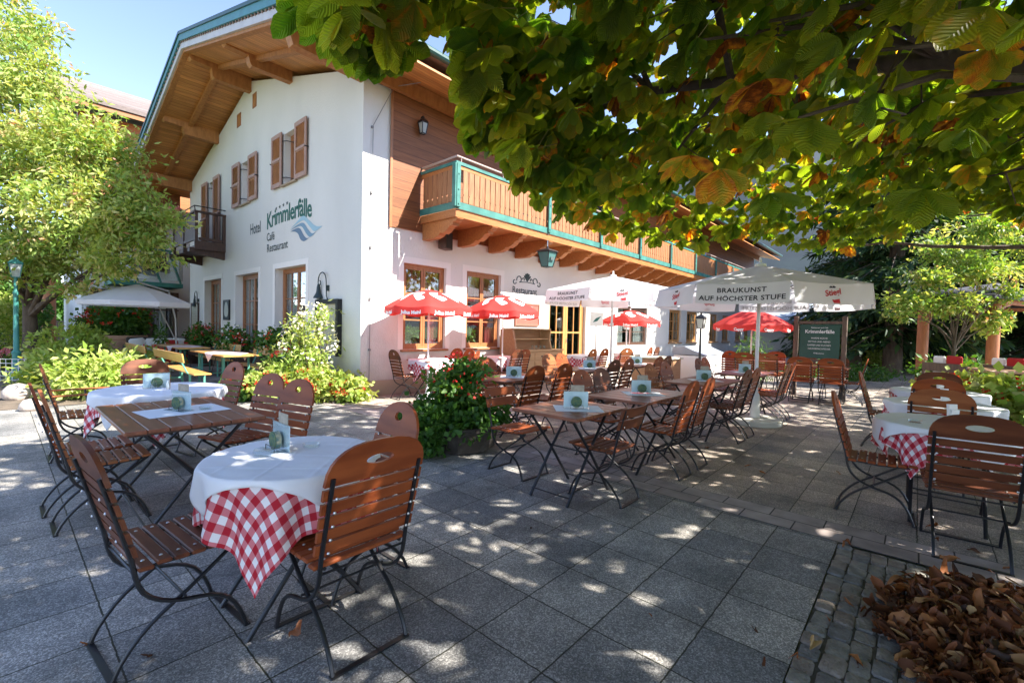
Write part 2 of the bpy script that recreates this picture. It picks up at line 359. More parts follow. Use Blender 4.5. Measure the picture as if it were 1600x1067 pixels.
_tc = {}
def text(s, h, mat_, parent, fn, name='lettering', xs=1., extr=.0, bold=0., sp=1., italic=0., align='LEFT', sub=0):
    """lettering as a mesh; h = cap height; fn maps (x, y, z) of the flat text to the place it stands"""
    cu = D.curves.new('t', 'FONT'); cu.body = s; cu.size = h/.7; cu.space_character = sp; cu.offset = bold; cu.extrude = extr; cu.shear = italic; cu.align_x = align; cu.resolution_u = 3
    o = D.objects.new('t', cu); C.objects.link(o); bpy.context.view_layer.update()
    me = D.meshes.new_from_object(o.evaluated_get(bpy.context.evaluated_depsgraph_get())); D.objects.remove(o); D.curves.remove(cu)
    if sub:
        import bmesh
        b = bmesh.new(); b.from_mesh(me)
        bmesh.ops.triangulate(b, faces=b.faces)
        bmesh.ops.subdivide_edges(b, edges=b.edges, cuts=sub, use_grid_fill=False); b.to_mesh(me); b.free()
    for v in me.vertices: v.co = Vector(fn(v.co.x*xs, v.co.y, v.co.z))
    me.materials.clear(); me.materials.append(mat_); me.name = name
    ob = D.objects.new(name, me); C.objects.link(ob)
    if parent: ob.parent = parent
    return ob

# ================================================================== the ground
def ground_mats():
    # exposed-aggregate slabs, joints every 0.385 m (X joints at 1.49+k, Y joints at 0.735+k)
    m = D.materials.new('terrace_slabs'); m.use_nodes = True; n = m.node_tree.nodes; l = m.node_tree.links; p = n['Principled BSDF']
    tc = n.new('ShaderNodeTexCoord'); mp = n.new('ShaderNodeMapping'); l.new(tc.outputs['Object'], mp.inputs[0]); mp.inputs['Location'].default_value = (-1.49+.385*60, -.735+.385*60, 0)
    wob = n.new('ShaderNodeTexNoise'); wob.inputs['Scale'].default_value = 18; wv = n.new('ShaderNodeVectorMath'); wv.operation = 'MULTIPLY_ADD'; l.new(tc.outputs['Object'], wob.inputs[0])
    l.new(wob.outputs['Color'], wv.inputs[0]); wv.inputs[1].default_value = (.011, .011, 0); l.new(mp.outputs[0], wv.inputs[2])
    b = n.new('ShaderNodeTexBrick'); l.new(wv.outputs[0], b.inputs[0]); b.offset = 0; b.inputs['Scale'].default_value = 1; b.inputs['Brick Width'].default_value = .385; b.inputs['Row Height'].default_value = .385
    b.inputs['Mortar Size'].default_value = .0042; b.inputs['Mortar Smooth'].default_value = .25; b.inputs['Bias'].default_value = 0
    b.inputs['Color1'].default_value = (.205, .21, .22, 1); b.inputs['Color2'].default_value = (.39, .375, .355, 1); b.inputs['Mortar'].default_value = (.034, .036, .022, 1)
    # speckle
    v = n.new('ShaderNodeTexVoronoi'); v.inputs['Scale'].default_value = 170; l.new(tc.outputs['Object'], v.inputs[0])
    r = n.new('ShaderNodeValToRGB'); r.color_ramp.elements[0].position = .0; r.color_ramp.elements[0].color = (.55, .55, .55, 1); r.color_ramp.elements[1].position = 1; r.color_ramp.elements[1].color = (1.7, 1.7, 1.68, 1)
    sp = n.new('ShaderNodeSeparateColor'); l.new(v.outputs['Color'], sp.inputs[0]); pw = n.new('ShaderNodeMath'); pw.operation = 'POWER'; pw.inputs[1].default_value = 2.2; l.new(sp.outputs[0], pw.inputs[0]); l.new(pw.outputs[0], r.inputs[0])
    mu = n.new('ShaderNodeVectorMath'); mu.operation = 'MULTIPLY'; l.new(b.outputs['Color'], mu.inputs[0]); l.new(r.outputs[0], mu.inputs[1])
    # stains
    s1 = n.new('ShaderNodeTexNoise'); s1.inputs['Scale'].default_value = 1.7; s1.inputs['Detail'].default_value = 8; s1.inputs['Roughness'].default_value = .65; l.new(tc.outputs['Object'], s1.inputs[0])
    r2 = n.new('ShaderNodeValToRGB'); r2.color_ramp.elements[0].position = .34; r2.color_ramp.elements[0].color = (.50, .50, .48, 1); r2.color_ramp.elements[1].position = .66; r2.color_ramp.elements[1].color = (1.22, 1.16, 1.08, 1); l.new(s1.outputs[0], r2.inputs[0])
    m2 = n.new('ShaderNodeVectorMath'); m2.operation = 'MULTIPLY'; l.new(mu.outputs[0], m2.inputs[0]); l.new(r2.outputs[0], m2.inputs[1])
    # slabs past the middle band are browner
    s3 = n.new('ShaderNodeSeparateXYZ'); l.new(tc.outputs['Object'], s3.inputs[0]); mr = n.new('ShaderNodeMapRange'); mr.inputs[1].default_value = 3.9; mr.inputs[2].default_value = 4.3; l.new(s3.outputs[0], mr.inputs[0])
    mm = n.new('ShaderNodeVectorMath'); mm.operation = 'MULTIPLY'; mm.inputs[1].default_value = (1.28, 1.12, 1.0)
    mx = n.new('ShaderNodeMix'); mx.data_type = 'RGBA'; l.new(mr.outputs[0], mx.inputs[0]); l.new(m2.outputs[0], mm.inputs[0]); l.new(m2.outputs[0], mx.inputs[6]); l.new(mm.outputs[0], mx.inputs[7])
    l.new(mx.outputs[2], p.inputs['Base Color']); p.inputs['Roughness'].default_value = .62; p.inputs['Specular IOR Level'].default_value = .45
    bp = n.new('ShaderNodeBump'); bp.inputs['Strength'].default_value = .5; bp.inputs['Distance'].default_value = .006
    ad = n.new('ShaderNodeMath'); ad.operation = 'MULTIPLY_ADD'; l.new(v.outputs['Distance'], ad.inputs[0]); ad.inputs[1].default_value = -.25; 
    iv = n.new('ShaderNodeMath'); iv.operation = 'SUBTRACT'; iv.inputs[0].default_value = 1; l.new(b.outputs['Fac'], iv.inputs[1]); l.new(iv.outputs[0], ad.inputs[2]); l.new(ad.outputs[0], bp.inputs['Height']); l.new(bp.outputs[0], p.inputs['Normal'])
    # small clinker border
    q = D.materials.new('clinker_border'); q.use_nodes = True; n = q.node_tree.nodes; l = q.node_tree.links; p = n['Principled BSDF']
    tc = n.new('ShaderNodeTexCoord'); mp = n.new('ShaderNodeMapping'); mp.vector_type = 'POINT'; mp.inputs['Rotation'].default_value = (0, 0, R_(90)); mp.inputs['Location'].default_value = (20.06, -3.823+.188*40, 0); l.new(tc.outputs['Object'], mp.inputs[0])
    mp.inputs['Rotation'].default_value = (0, 0, R_(-90)); mp.inputs['Location'].default_value = (20.0, 3.823+.188*60, 0)
    b = n.new('ShaderNodeTexBrick'); l.new(mp.outputs[0], b.inputs[0]); b.offset = .5; b.inputs['Scale'].default_value = 1; b.inputs['Brick Width'].default_value = .35; b.inputs['Row Height'].default_value = .188
    b.inputs['Mortar Size'].default_value = .005; b.inputs['Mortar Smooth'].default_value = .2
    b.inputs['Color1'].default_value = (.28, .23, .21, 1); b.inputs['Color2'].default_value = (.38, .32, .29, 1); b.inputs['Mortar'].default_value = (.035, .03, .026, 1)
    s1 = n.new('ShaderNodeTexNoise'); s1.inputs['Scale'].default_value = 5; s1.inputs['Detail'].default_value = 8; l.new(tc.outputs['Object'], s1.inputs[0])
    r2 = n.new('ShaderNodeValToRGB'); r2.color_ramp.elements[0].position = .3; r2.color_ramp.elements[0].color = (.65, .65, .65, 1); r2.color_ramp.elements[1].position = .7; r2.color_ramp.elements[1].color = (1.2, 1.2, 1.2, 1); l.new(s1.outputs[0], r2.inputs[0])
    mu = n.new('ShaderNodeVectorMath'); mu.operation = 'MULTIPLY'; l.new(b.outputs['Color'], mu.inputs[0]); l.new(r2.outputs[0], mu.inputs[1]); l.new(mu.outputs[0], p.inputs['Base Color']); p.inputs['Roughness'].default_value = .7
    bp = n.new('ShaderNodeBump'); bp.inputs['Strength'].default_value = .5; bp.inputs['Distance'].default_value = .006; bp.invert = True; l.new(b.outputs['Fac'], bp.inputs['Height']); l.new(bp.outputs[0], p.inputs['Normal'])
    return m, q
mSlab, mClink = ground_mats()
mGrass = mat('meadow', (.07, .12, .025), .95, (.16, .17, .05), .8, .5, 30)
mGravel = mat('pale_gravel', (.34, .31, .27), .95, (.26, .24, .2), 6, .5, 60)
g = MB(); g.box(-900, 900, -900, 900, -.4, -.03); tag(g.build('ground', mGrass), kind='structure')
g = MB()   # terrace, with a hole for the tree pit and its cobbles
for x0, x1, y0, y1 in ((-14, 34, .365, 8.4), (-14, 1.0, -14, .365), (3.823, 34, -14, .365), (1.0, 3.823, -14, -3.6), (-14, 4.6, 8.4, 22)):
    g.quad((x0, y0, 0), (x1, y0, 0), (x1, y1, 0), (x0, y1, 0))
tag(g.build('terrace_paving', mSlab), kind='structure')
g = MB()
g.quad((3.823, -14, .004), (4.199, -14, .004), (4.199, 8.0, .004), (3.823, 8.0, .004))
tag(g.build('paving_band', mClink), kind='structure')
g = MB(); g.box(1.0, 3.823, -3.6, .365, -.2, -.035); tag(g.build('soil_bed', mSoil), kind='structure')
g = MB(); g.quad((-14, 26, .006), (1.75, 26, .006), (1.75, 10.2, .006), (-14, 10.6, .006)); tag(g.build('garden_bed', mat('garden_soil', (.16, .12, .085), .95, (.09, .07, .05), 6, .5, 40)), kind='structure')
g = MB(); g.quad((13.4, -12, .006), (45, -30, .006), (60, 0, .006), (13.4, .2, .006)); tag(g.build('gravel_yard', mGravel), kind='structure')
# cobbles round the tree pit: rows of rough setts, each a low dome
def cobbles():
    rng = random.Random(3); mb = MB()
    x = 3.80
    rows = []
    def sett(cx, cy, lx, ly, rot, h):
        c, s = math.cos(rot), math.sin(rot); vs = []
        for k, (q, zz) in enumerate(((1, -.05), (1, h*.55), (.90, h*.92), (.6, h))):
            for i in range(8):
                a = math.pi/2*(i//2)+(.64 if i % 2 == 0 else .93); rr = min(1/abs(math.cos(a)), 1/abs(math.sin(a)))*1.0
                jx = 1+rng.uniform(-.07, .05); px = math.cos(a)*rr*lx*q*jx; py = math.sin(a)*rr*ly*q*jx
                vs.append((cx+px*c-py*s, cy+px*s+py*c, zz-.014+rng.uniform(-.003, .003)*(k > 1)))
        f = [(k*8+i, k*8+(i+1) % 8, k*8+8+(i+1) % 8, k*8+8+i) for k in range(3) for i in range(8)]+[tuple(24+i for i in range(8))]
        mb.add(vs, f, rng.choice((0, 0, 1, 2)))
    # rows along X (near edge) six deep and rows along Y (far edge) five deep
    y = .360
    for r in range(6):
        d = rng.uniform(.082, .098); xx = 1.0+rng.uniform(0, .1)
        while xx < 3.80-(0 if r < 1 else 0):
            L = rng.uniform(.09, .15); L = min(L, 3.80-xx)
            if L > .03: sett(xx+L/2, y-d/2+rng.uniform(-.006, .006), (L-.004)/2, (d-.004)/2, rng.uniform(-.06, .06), rng.uniform(.012, .024))
            xx += L
        y -= d
    yb = y; x = 3.80
    for r in range(5):
        d = rng.uniform(.085, .10); yy = yb
        while yy > -2.6:
            L = rng.uniform(.09, .14); sett(x-d/2, yy-L/2, (d-.004)/2, (L-.004)/2, rng.uniform(-.06, .06), rng.uniform(.012, .024)); yy -= L
        x -= d
    m1 = mat('cobble_grey', (.28, .26, .22), .8, (.16, .15, .125), 14, .6, 60); m2 = mat('cobble_warm', (.28, .235, .19), .8, (.16, .13, .105), 14, .6, 60); m3 = mat('cobble_dark', (.21, .20, .185), .8, (.12, .112, .10), 14, .6, 60)
    tag(mb.build('cobblestones', [m1, m2, m3], smooth=35), kind='structure')
cobbles()
g = MB(); g.quad((1.0, .362, -.006), (3.82, .362, -.006), (3.82, -3.6, -.006), (1.0, -3.6, -.006)); tag(g.build('joint_sand', mat('joint_sand', (.10, .09, .07), .95, (.06, .055, .04), 20)), kind='structure')

# ================================================================== main house
WX, WY = 4.665, 8.05          # gable plane X, long side plane Y
RY, RZ, PIT = 13.91, 8.46, .29
XE = 32.0; GY = 19.77
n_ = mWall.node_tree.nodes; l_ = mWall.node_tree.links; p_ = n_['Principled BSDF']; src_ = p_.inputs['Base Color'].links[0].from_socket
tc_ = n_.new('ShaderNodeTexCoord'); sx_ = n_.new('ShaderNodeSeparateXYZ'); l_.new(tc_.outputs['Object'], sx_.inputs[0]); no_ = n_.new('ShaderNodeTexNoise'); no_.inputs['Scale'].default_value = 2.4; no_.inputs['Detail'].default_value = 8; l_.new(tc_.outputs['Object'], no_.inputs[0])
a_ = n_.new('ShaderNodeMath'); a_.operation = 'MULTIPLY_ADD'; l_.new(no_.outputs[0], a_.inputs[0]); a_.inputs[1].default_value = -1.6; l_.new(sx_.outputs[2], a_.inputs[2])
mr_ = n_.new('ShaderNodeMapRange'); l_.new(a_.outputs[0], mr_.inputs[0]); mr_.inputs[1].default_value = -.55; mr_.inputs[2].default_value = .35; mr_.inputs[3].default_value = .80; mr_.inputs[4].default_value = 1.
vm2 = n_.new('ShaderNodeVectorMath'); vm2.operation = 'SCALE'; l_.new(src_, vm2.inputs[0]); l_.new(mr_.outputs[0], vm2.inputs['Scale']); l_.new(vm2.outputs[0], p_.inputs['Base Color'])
house = thing('hotel_building', 'white rendered guest house with wide timber gable roof and long carved balcony', 'building')
def zroof(y): return RZ-PIT*abs(y-RY)
GAB = Matrix.Translation((WX, 0, 0)) @ Matrix.Rotation(-math.pi/2, 4, 'Z')     # local x -> -Y, local y -> +X (into wall)
SID = Matrix.Translation((0, WY, 0))
def wall_with_holes(mb, x0, x1, z0, z1, holes, dep=.28, top=None):
    xs = sorted({x0, x1, *[h[0] for h in holes], *[h[1] for h in holes]}); zs = sorted({z0, z1, *[h[2] for h in holes], *[h[3] for h in holes]})
    for i in range(len(xs)-1):
        for k in range(len(zs)-1):
            cx, cz = (xs[i]+xs[i+1])/2, (zs[k]+zs[k+1])/2
            if any(h[0] < cx < h[1] and h[2] < cz < h[3] for h in holes): continue
            mb.quad((xs[i], 0, zs[k]), (xs[i+1], 0, zs[k]), (xs[i+1], 0, zs[k+1]), (xs[i], 0, zs[k+1]))
    for a, b, c, d in holes:
        mb.quad((a, 0, c), (a, 0, d), (a, dep, d), (a, dep, c)); mb.quad((b, 0, c), (b, dep, c), (b, dep, d), (b, 0, d))
        mb.quad((a, 0, d), (b, 0, d), (b, dep, d), (a, dep, d)); mb.quad((a, 0, c), (a, dep, c), (b, dep, c), (b, 0, c))
gw = [(-18.0, -16.3, .6, 2.75), (-15.0, -13.25, .6, 2.75), (-12.15, -10.42, .6, 2.75)]      # ground floor, local x=-Y
uw = [(-17.55, -16.95, 3.6, 5.9), (-14.55, -13.9, 4.72, 5.88), (-11.65, -10.95, 4.74, 5.95)]
vents = [(-14.93, -14.62, 6.98, 7.35), (-13.72, -13.45, 7.17, 7.55)]
sw = [(5.63, 6.77, .91, 2.72), (7.4, 8.58, .91, 2.74), (14.7, 17.1, .86, 2.3), (19.2, 20.5, .93, 2.35), (21.2, 22.5, .93, 2.35), (24.3, 25.5, .93, 2.35), (26.3, 27.5, .93, 2.35), (28.7, 29.9, .93, 2.35), (30.5, 31.5, .93, 2.35)]
door = (10.66, 12.63, .02, 2.45)
wb = MB(); wb.M = GAB; wall_with_holes(wb, -GY, -WY, 0, 6.25, gw+uw); 
# gable triangle with the two vents cut out as inset boxes
wb.quad((-GY, 0, 6.25), (-WY, 0, 6.25), (-RY, 0, 7.97))
wb.M = SID; wall_with_holes(wb, WX, XE, 0, 3.42, sw+[door]); wb.quad((WX, 0, 3.42), (5.27, 0, 3.42), (5.27, 0, 6.27), (WX, 0, 6.27))
wb.M = None
wb.quad((WX, GY, 0), (XE, GY, 0), (XE, GY, 6.25), (WX, GY, 6.25)); wb.quad((XE, WY, 0), (XE, GY, 0), (XE, GY, 6.25), (XE, RY, 7.9), (XE, WY, 6.25))
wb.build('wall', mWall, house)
pb = MB()
pb.box(WX-.03, WX-.002, WY-.03, GY, 0, .33); pb.box(WX-.03, 10.6, WY-.03, WY-.002, 0, .30); pb.box(12.7, XE, WY-.03, WY-.002, 0, .30)
pb.build('plinth', mPlinth, house)
# smooth plaster surrounds of the openings
sb = MB()
for M_, L in ((GAB, gw), (SID, sw[:2])):
    sb.M = M_
    for a, b, c, d in L:
        t = .13
        sb.box(a-t, a, -.008, .004, c, d+t); sb.box(b, b+t, -.008, .004, c, d+t); sb.box(a, b, -.008, .004, d, d+t)
sb.build('window_surround', mat('surround_plaster', (.78, .745, .70), .85), house)
cb = MB(); cb.M = SID
cb.box(5.27, XE, -.03, .0, 3.40, 6.2)
cb.build('timber_cladding', mClad, house)
tb = MB(); tb.M = SID; tb.box(5.245, 5.30, -.05, -.031, 3.38, 6.26); tb.build('cladding_trim', mFrame, house); tb = MB(); tb.M = SID; tb.box(8.82, 8.90, -.06, -.031, 3.7, 5.9); tb.build('cladding_trim', mFrame, house)
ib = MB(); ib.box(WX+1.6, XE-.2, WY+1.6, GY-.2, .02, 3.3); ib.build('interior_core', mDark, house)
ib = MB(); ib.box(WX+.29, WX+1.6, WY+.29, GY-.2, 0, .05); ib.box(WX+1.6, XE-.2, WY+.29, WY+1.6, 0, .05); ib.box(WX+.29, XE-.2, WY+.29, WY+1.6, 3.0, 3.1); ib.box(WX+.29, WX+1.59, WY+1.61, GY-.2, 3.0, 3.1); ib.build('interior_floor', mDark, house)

def window(M_, a, b, c, d, fm, cols=2, rows=3, curt=1, sill=True, dep=.16, red=False, blind=False):
    f = MB(); f.M = M_; t = .065; y0, y1 = dep-.07, dep
    f.box(a, a+t, y0, y1, c, d, bev=.004); f.box(b-t, b, y0, y1, c, d, bev=.004); f.box(a+t, b-t, y0, y1, d-t, d); f.box(a+t, b-t, y0, y1, c, c+t)
    fr = f.build('window', fm, house)
    s = MB(); s.M = M_; mx = (a+b)/2
    for p0, p1 in (((a+t, mx-.004), (mx+.004, b-t)) if cols >= 2 else ((a+t, b-t),)):
        u = .05; z0, z1 = c+t, d-t; yy0, yy1 = y0+.012, y1-.008
        s.box(p0, p0+u, yy0, yy1, z0, z1); s.box(p1-u, p1, yy0, yy1, z0, z1); s.box(p0+u, p1-u, yy0, yy1, z0, z0+u); s.box(p0+u, p1-u, yy0, yy1, z1-u, z1)
        hh = (z1-z0)
        for r in range(1, rows): z = z0+hh*r/rows; s.box(p0+u, p1-u, yy0+.01, yy1-.01, z-.014, z+.014)
        if cols == 4: xm = (p0+p1)/2; s.box(xm-.012, xm+.012, yy0+.012, yy1-.012, z0+u, z1-u)
    s.build('sash', fm, fr)
    p = MB(); p.M = M_; p.box(a+t+.03, b-t-.03, dep-.036, dep-.030, c+t+.03, d-t-.03); p.build('pane', mGlass, fr)
    if sill: q = MB(); q.M = M_; q.box(a-.06, b+.06, -.07, dep-.07, c-.05, c-.003, bev=.008); q.build('sill', mPlinth if fm is mFrame and M_ is GAB else fm, fr)
    if curt:
        q = MB(); q.M = M_
        def drape(x0, x1, z0, z1):
            n = max(6, int((x1-x0)/.025)); vs = []; 
            for i in range(n+1):
                x = x0+(x1-x0)*i/n; y = dep+.07+.022*math.sin(i*1.9)+.01*math.sin(i*.7)
                vs += [(x, y, z0), (x, y, z1)]
            q.add(vs, [(2*i, 2*i+2, 2*i+3, 2*i+1) for i in range(n)])
        wd = b-a
        if curt == 1: drape(a+.05, a+wd*.32, c+.05, d-.05); drape(b-wd*.32, b-.05, c+.05, d-.05)
        elif curt == 2: drape(a+.05, b-.05, c+.05, d-.05)
        elif curt == 3: drape(b-wd*.3, b-.05, c+.05, d-.05); drape(a+.04, a+.15, c+.05, d-.05); drape(a+.15, b-wd*.3, d-.7, d-.05)
        q.build('curtain', mCurtR if red else mCurt, fr)
    return fr
for h in gw: window(GAB, *h, mFrame, cols=4, rows=3, curt=2 if h is gw[0] else 1, dep=.26)
for i, h in enumerate(uw):
    fr = window(GAB, *h, mFrame, cols=1, rows=2, curt=2, dep=.22)
    a, b, c, d = h
    for x0, x1 in ((a-.62, a-.02), (b+.02, b+.62)):
        if i == 0: c2 = 3.6
        else: c2 = c
        s = MB(); s.M = GAB; t = .075; y0, y1 = -.075, -.04
        s.box(x0, x0+t, y0, y1, c2-.02, d+.05, bev=.004); s.box(x1-t, x1, y0, y1, c2-.02, d+.05, bev=.004)
        zz = [c2-.02, (c2+d)/2-.03, d-.05]
        for z in zz: s.box(x0+t, x1-t, y0, y1, z, z+.1)
        s.box(x0+t-.02, x1-t+.02, y0-.018, y0-.001, (c2+d)/2-.01, (c2+d)/2+.02, 0)
        sh = s.build('shutter', mShutF, house)
        s = MB(); s.M = GAB
        n = int((d-c2)/.032)
        for k in range(n):
            z = c2+.08+(d-c2-.13)*k/n
            if abs(z-(c2+d)/2) < .05: continue
            s.quad((x0+t, y1-.006, z+.026), (x1-t, y1-.006, z+.026), (x1-t, y0+.006, z), (x0+t, y0+.006, z)); s.quad((x0+t, y1-.01, z+.02), (x1-t, y1-.01, z+.02), (x1-t, y1-.01, z+.05), (x0+t, y1-.01, z+.05))
        s.build('louvre', mShut, sh)
        s = MB(); s.M = GAB
        for z in (c2+.18, d-.16): s.tube([(x0 if x0 > b else x1, -.03, z), ((x0 if x0 > b else x1)+(.12 if x0 < b else -.12), .0, z-.01), ((x0 if x0 > b else x1)+(.2 if x0 < b else -.2), .17, z-.02)], .011)
        s.tube([((x0 if x0 < a else x1), -.10, (c2+d)/2), ((x0 if x0 < a else x1), -.02, (c2+d)/2)], .015)
        s.build('hinge', mIron, sh)
for a, b, c, d in vents:
    v = MB(); v.M = GAB; t = .035
    v.box(a, b, -.012, .0, c, c+t); v.box(a, b, -.012, 0, d-t, d); v.box(a, a+t, -.012, 0, c+t, d-t); v.box(b-t, b, -.012, 0, c+t, d-t)
    o = v.build('gable_vent', mFrame, house)
    v = MB(); v.M = GAB; v.box(a+t, b-t, -.006, -.001, c+t, d-t); v.build('vent_board', mBeam, o)
for i, h in enumerate(sw):
    window(SID, *h, mFrame if i < 2 else mFrameY if i != 2 else mBrownD, cols=2 if i < 3 else 4, rows=3, curt=3 if i < 2 else 1, dep=.14, red=i < 2, sill=i != 2)
# pot plants inside the two near windows
for x in (6.0, 7.75):
    ph = MB(); ph.M = SID; ph.lathe([(.05, .98), (.07, 1.1)], 12, cx=x, cy=.3); ph.build('sill_pot', mTerra, house)
    cloud('sill_plant', mGreen, [(x, WY+.28, 1.22, .16, .08, .14)], 160, .13, seed=int(x*9), parent=house, aspect=.4)
# door
dr = MB(); dr.M = SID; a, b, c, d = door; t = .08
dr.box(a, a+t, .1, .2, c, d); dr.box(b-t, b, .1, .2, c, d); dr.box(a+t, b-t, .1, .2, d-t, d); dr.box(a+t, b-t, .1, .2, c, c+.05)
dobj = dr.build('door', mFrameY, house)
for p0, p1 in ((a+t, (a+b)/2-.005), ((a+b)/2+.005, b-t)):
    s = MB(); s.M = SID; u = .11; z0, z1 = c+.05, d-t
    s.box(p0, p0+u, .11, .17, z0, z1); s.box(p1-u, p1, .11, .17, z0, z1); s.box(p0+u, p1-u, .11, .17, z1-.12, z1); s.box(p0+u, p1-u, .11, .17, z0, z0+.55)
    s.box(p0+u, p1-u, .115, .165, 1.28, 1.33); xm = (p0+p1)/2; s.box(xm-.015, xm+.015, .118, .162, z0+.55, z1-.12)
    s.build('door_leaf', mFrameY, dobj)
s = MB(); s.M = SID; s.box(a+t+.05, b-t-.05, .138, .142, c+.6, d-.2); s.build('door_glass', mGlass, dobj)
s = MB(); s.M = SID; s.tube([((a+b)/2+.06, .08, 1.0), ((a+b)/2+.06, .08, 1.12)], .012); s.build('handle', mSteel, dobj)

# roof
X0, X1, YE0, YE1 = 3.12, 33.2, 6.80, 21.02
rb = MB()
for ye in (YE0, YE1):
    for top, m_ in ((0, 0),):
        pts = [(RY, RZ), (ye, zroof(ye)), (ye, zroof(ye)-.09), (RY, RZ-.09)]
        rb.prism([(p[0], p[1]) for p in pts], 'x', X0-.02, X1)
roof = rb.build('roof', mTile, house)
def rake(name, mt, x0, x1, dt, db, ys=None, n=1):
    m_ = MB()
    for ye in (YE0, YE1):
        m_.prism([(RY, RZ+dt), (ye, zroof(ye)+dt), (ye, zroof(ye)+db), (RY, RZ+db)], 'x', x0, x1)
    return m_.build(name, mt, roof)
rake('verge_cap', mVerge, X0-.10, X0-.02, .05, -.02)
rake('verge_board', mVergeB, X0-.075, X0-.025, -.022, -.17)
rake('pale_board', mPale, X0-.03, X0+.02, -.20, -.34)
rake('verge_rafter', mBeam, X0+.022, X0+.14, -.09, -.40)
m_ = MB()      # scalloped tile ends showing under the green board
for ye in (YE0, YE1):
    L = abs(ye-RY); k = int(L/.16)
    for i in range(k):
        y = RY+(ye-RY)*(i+.5)/k; m_.tube([(X0-.05, y, zroof(y)-.185), (X0+.1, y, zroof(y)-.185)], .03, 6)
m_.build('tile_ends', mTile, roof)
m_ = MB()
for ye, mt in ((YE0, 0), (YE1, 0)):
    m_.prism([(RY, RZ-.36), (ye, zroof(ye)-.30), (ye, zroof(ye)-.34), (RY, RZ-.40)], 'x', X0+.14, X1-.1)
m_.build('soffit', mSoffit, roof)
m_ = MB()      # rafters crossing the soffit of the overhang
for x in (3.92,):
    for ye in (YE0+.05, YE1-.05): m_.prism([(RY, RZ-.40), (ye, zroof(ye)-.345), (ye, zroof(ye)-.44), (RY, RZ-.5)], 'x', x-.06, x+.06)
m_.build('rafter', mBeam, roof)
for i, (py, zb, dp, ln) in enumerate(((8.06, 6.02, .24, 1), (11.3, 7.05, .36, 1), (RY, 7.66, .40, 1), (16.65, 6.95, .36, 1), (19.6, 6.0, .30, 1))):
    m_ = MB(); zt = zb+dp
    if i == 0: pr = [(X0+.13, zt+.02), (X0+.16, zt-.10), (X0+.2, zb+.03), (WX+.0, zb), (WX+.0, zt+.12), (X0+.14, zt+.12)]
    else: pr = [(X0+.15, zt+.02), (X0+.13, zt-.10), (X0+.17, zt-.14), (X0+.60, zt-.16), (X0+.63, zb+.06), (X0+.67, zb), (WX, zb), (WX, zt+.06), (X0+.15, zt+.06)]
    m_.prism(pr, 'y', py-.09, py+.09); m_.build('purlin', mBeam, house)
m_ = MB(); m_.box(WX+.002, X1-.3, 7.90, 8.0, 6.08, 6.36) ; m_.build('wall_plate', mBeam, house)
m_ = MB()      # gutter
pts = [(x, YE0-.07, zroof(YE0)-.06) for x in (X0, X1)]
m_.tube(pts, .07, 10); m_.build('gutter', mVerge, roof)
for x in np.arange(5.3, 32, .95):
    pass
# lightning conductor on the corner
m_ = MB(); m_.tube([(4.84, WY-.03, .1), (4.86, WY-.03, 5.25), (5.3, WY-.06, 6.15), (5.5, 7.4, 6.12)], .007, 5)
for z in (.9, 1.9, 2.9, 3.95, 5.2): m_.box(4.83, 4.87, WY-.035, WY, z, z+.04)
m_.build('lightning_conductor', mat('grey_wire', (.2, .2, .2), .5), house)

# long balcony
BX0, BX1, BY, BF = 6.05, 31.6, 6.93, 3.70
fl = MB(); fl.box(BX0, BX1, BY+.02, WY-.03, 3.62, 3.70); fl.box(BX0-.03, BX1, BY-.03, BY+.019, 3.58, 3.73); fl.box(BX0-.03, BX0-.001, BY+.02, WY-.03, 3.58, 3.73)
bal = fl.build('balcony', mWoodO, house)
m_ = MB(); k = 0; br = []
for x in np.arange(BX0+.10, BX1, 1.0):   # carved cantilever brackets
    q = MB(); y = WY-.03
    prof = [(y, 3.615), (BY+.02, 3.615), (BY-.03, 3.56), (BY+.02, 3.51), (BY+.10, 3.50), (BY+.12, 3.44), (BY+.20, 3.44), (BY+.30, 3.36), (BY+.42, 3.31), (BY+.50, 3.33), (BY+.56, 3.28), (BY+.72, 3.24), (y, 3.24)]
    q.prism(prof, 'x', x-.08, x+.08); q.build('bracket', mWoodO, bal)
m_ = MB(); m_.box(BX0-.035, BX1, BY-.06, BY-.032, 3.735, 3.87); m_.box(BX0-.06, BX0-.036, BY-.06, WY-.03, 3.735, 3.87); m_.box(BX0-.05, BX1, BY-.05, BY+.02, 4.60, 4.66); m_.box(BX0-.05, BX0+.02, BY+.02, WY-.03, 4.60, 4.66); m_.build('green_rail', mTealL, bal)
m_ = MB(); m_.box(BX0+.02, BX1, BY-.03, BY+.01, 4.52, 4.598); m_.box(BX0-.03, BX0+.01, BY+.02, WY-.03, 4.52, 4.598)
m_.build('top_rail', mWoodO, bal)
m_ = MB()      # boards with rounded cut-outs between them
for k, x in enumerate(np.arange(BX0+.16, BX1-.1, .155)):
    for z0, z1, e in ((3.89, 4.02, .0), (4.05, 4.52, 0)): m_.box(x, x+.133, BY-.028, BY-.010, z0, z1)
    m_.box(x+.018, x+.125, BY-.028, BY-.010, 4.02, 4.05)
for k, y in enumerate(np.arange(BY+.10, WY-.18, .155)):
    for z0, z1, e in ((3.89, 4.02, .0), (4.05, 4.52, 0)): m_.box(BX0-.028, BX0-.010, y, y+.140, z0, z1)
    m_.box(BX0-.028, BX0-.010, y+.018, y+.122, 4.02, 4.05)
m_.build('railing_board', mWoodOv, bal)
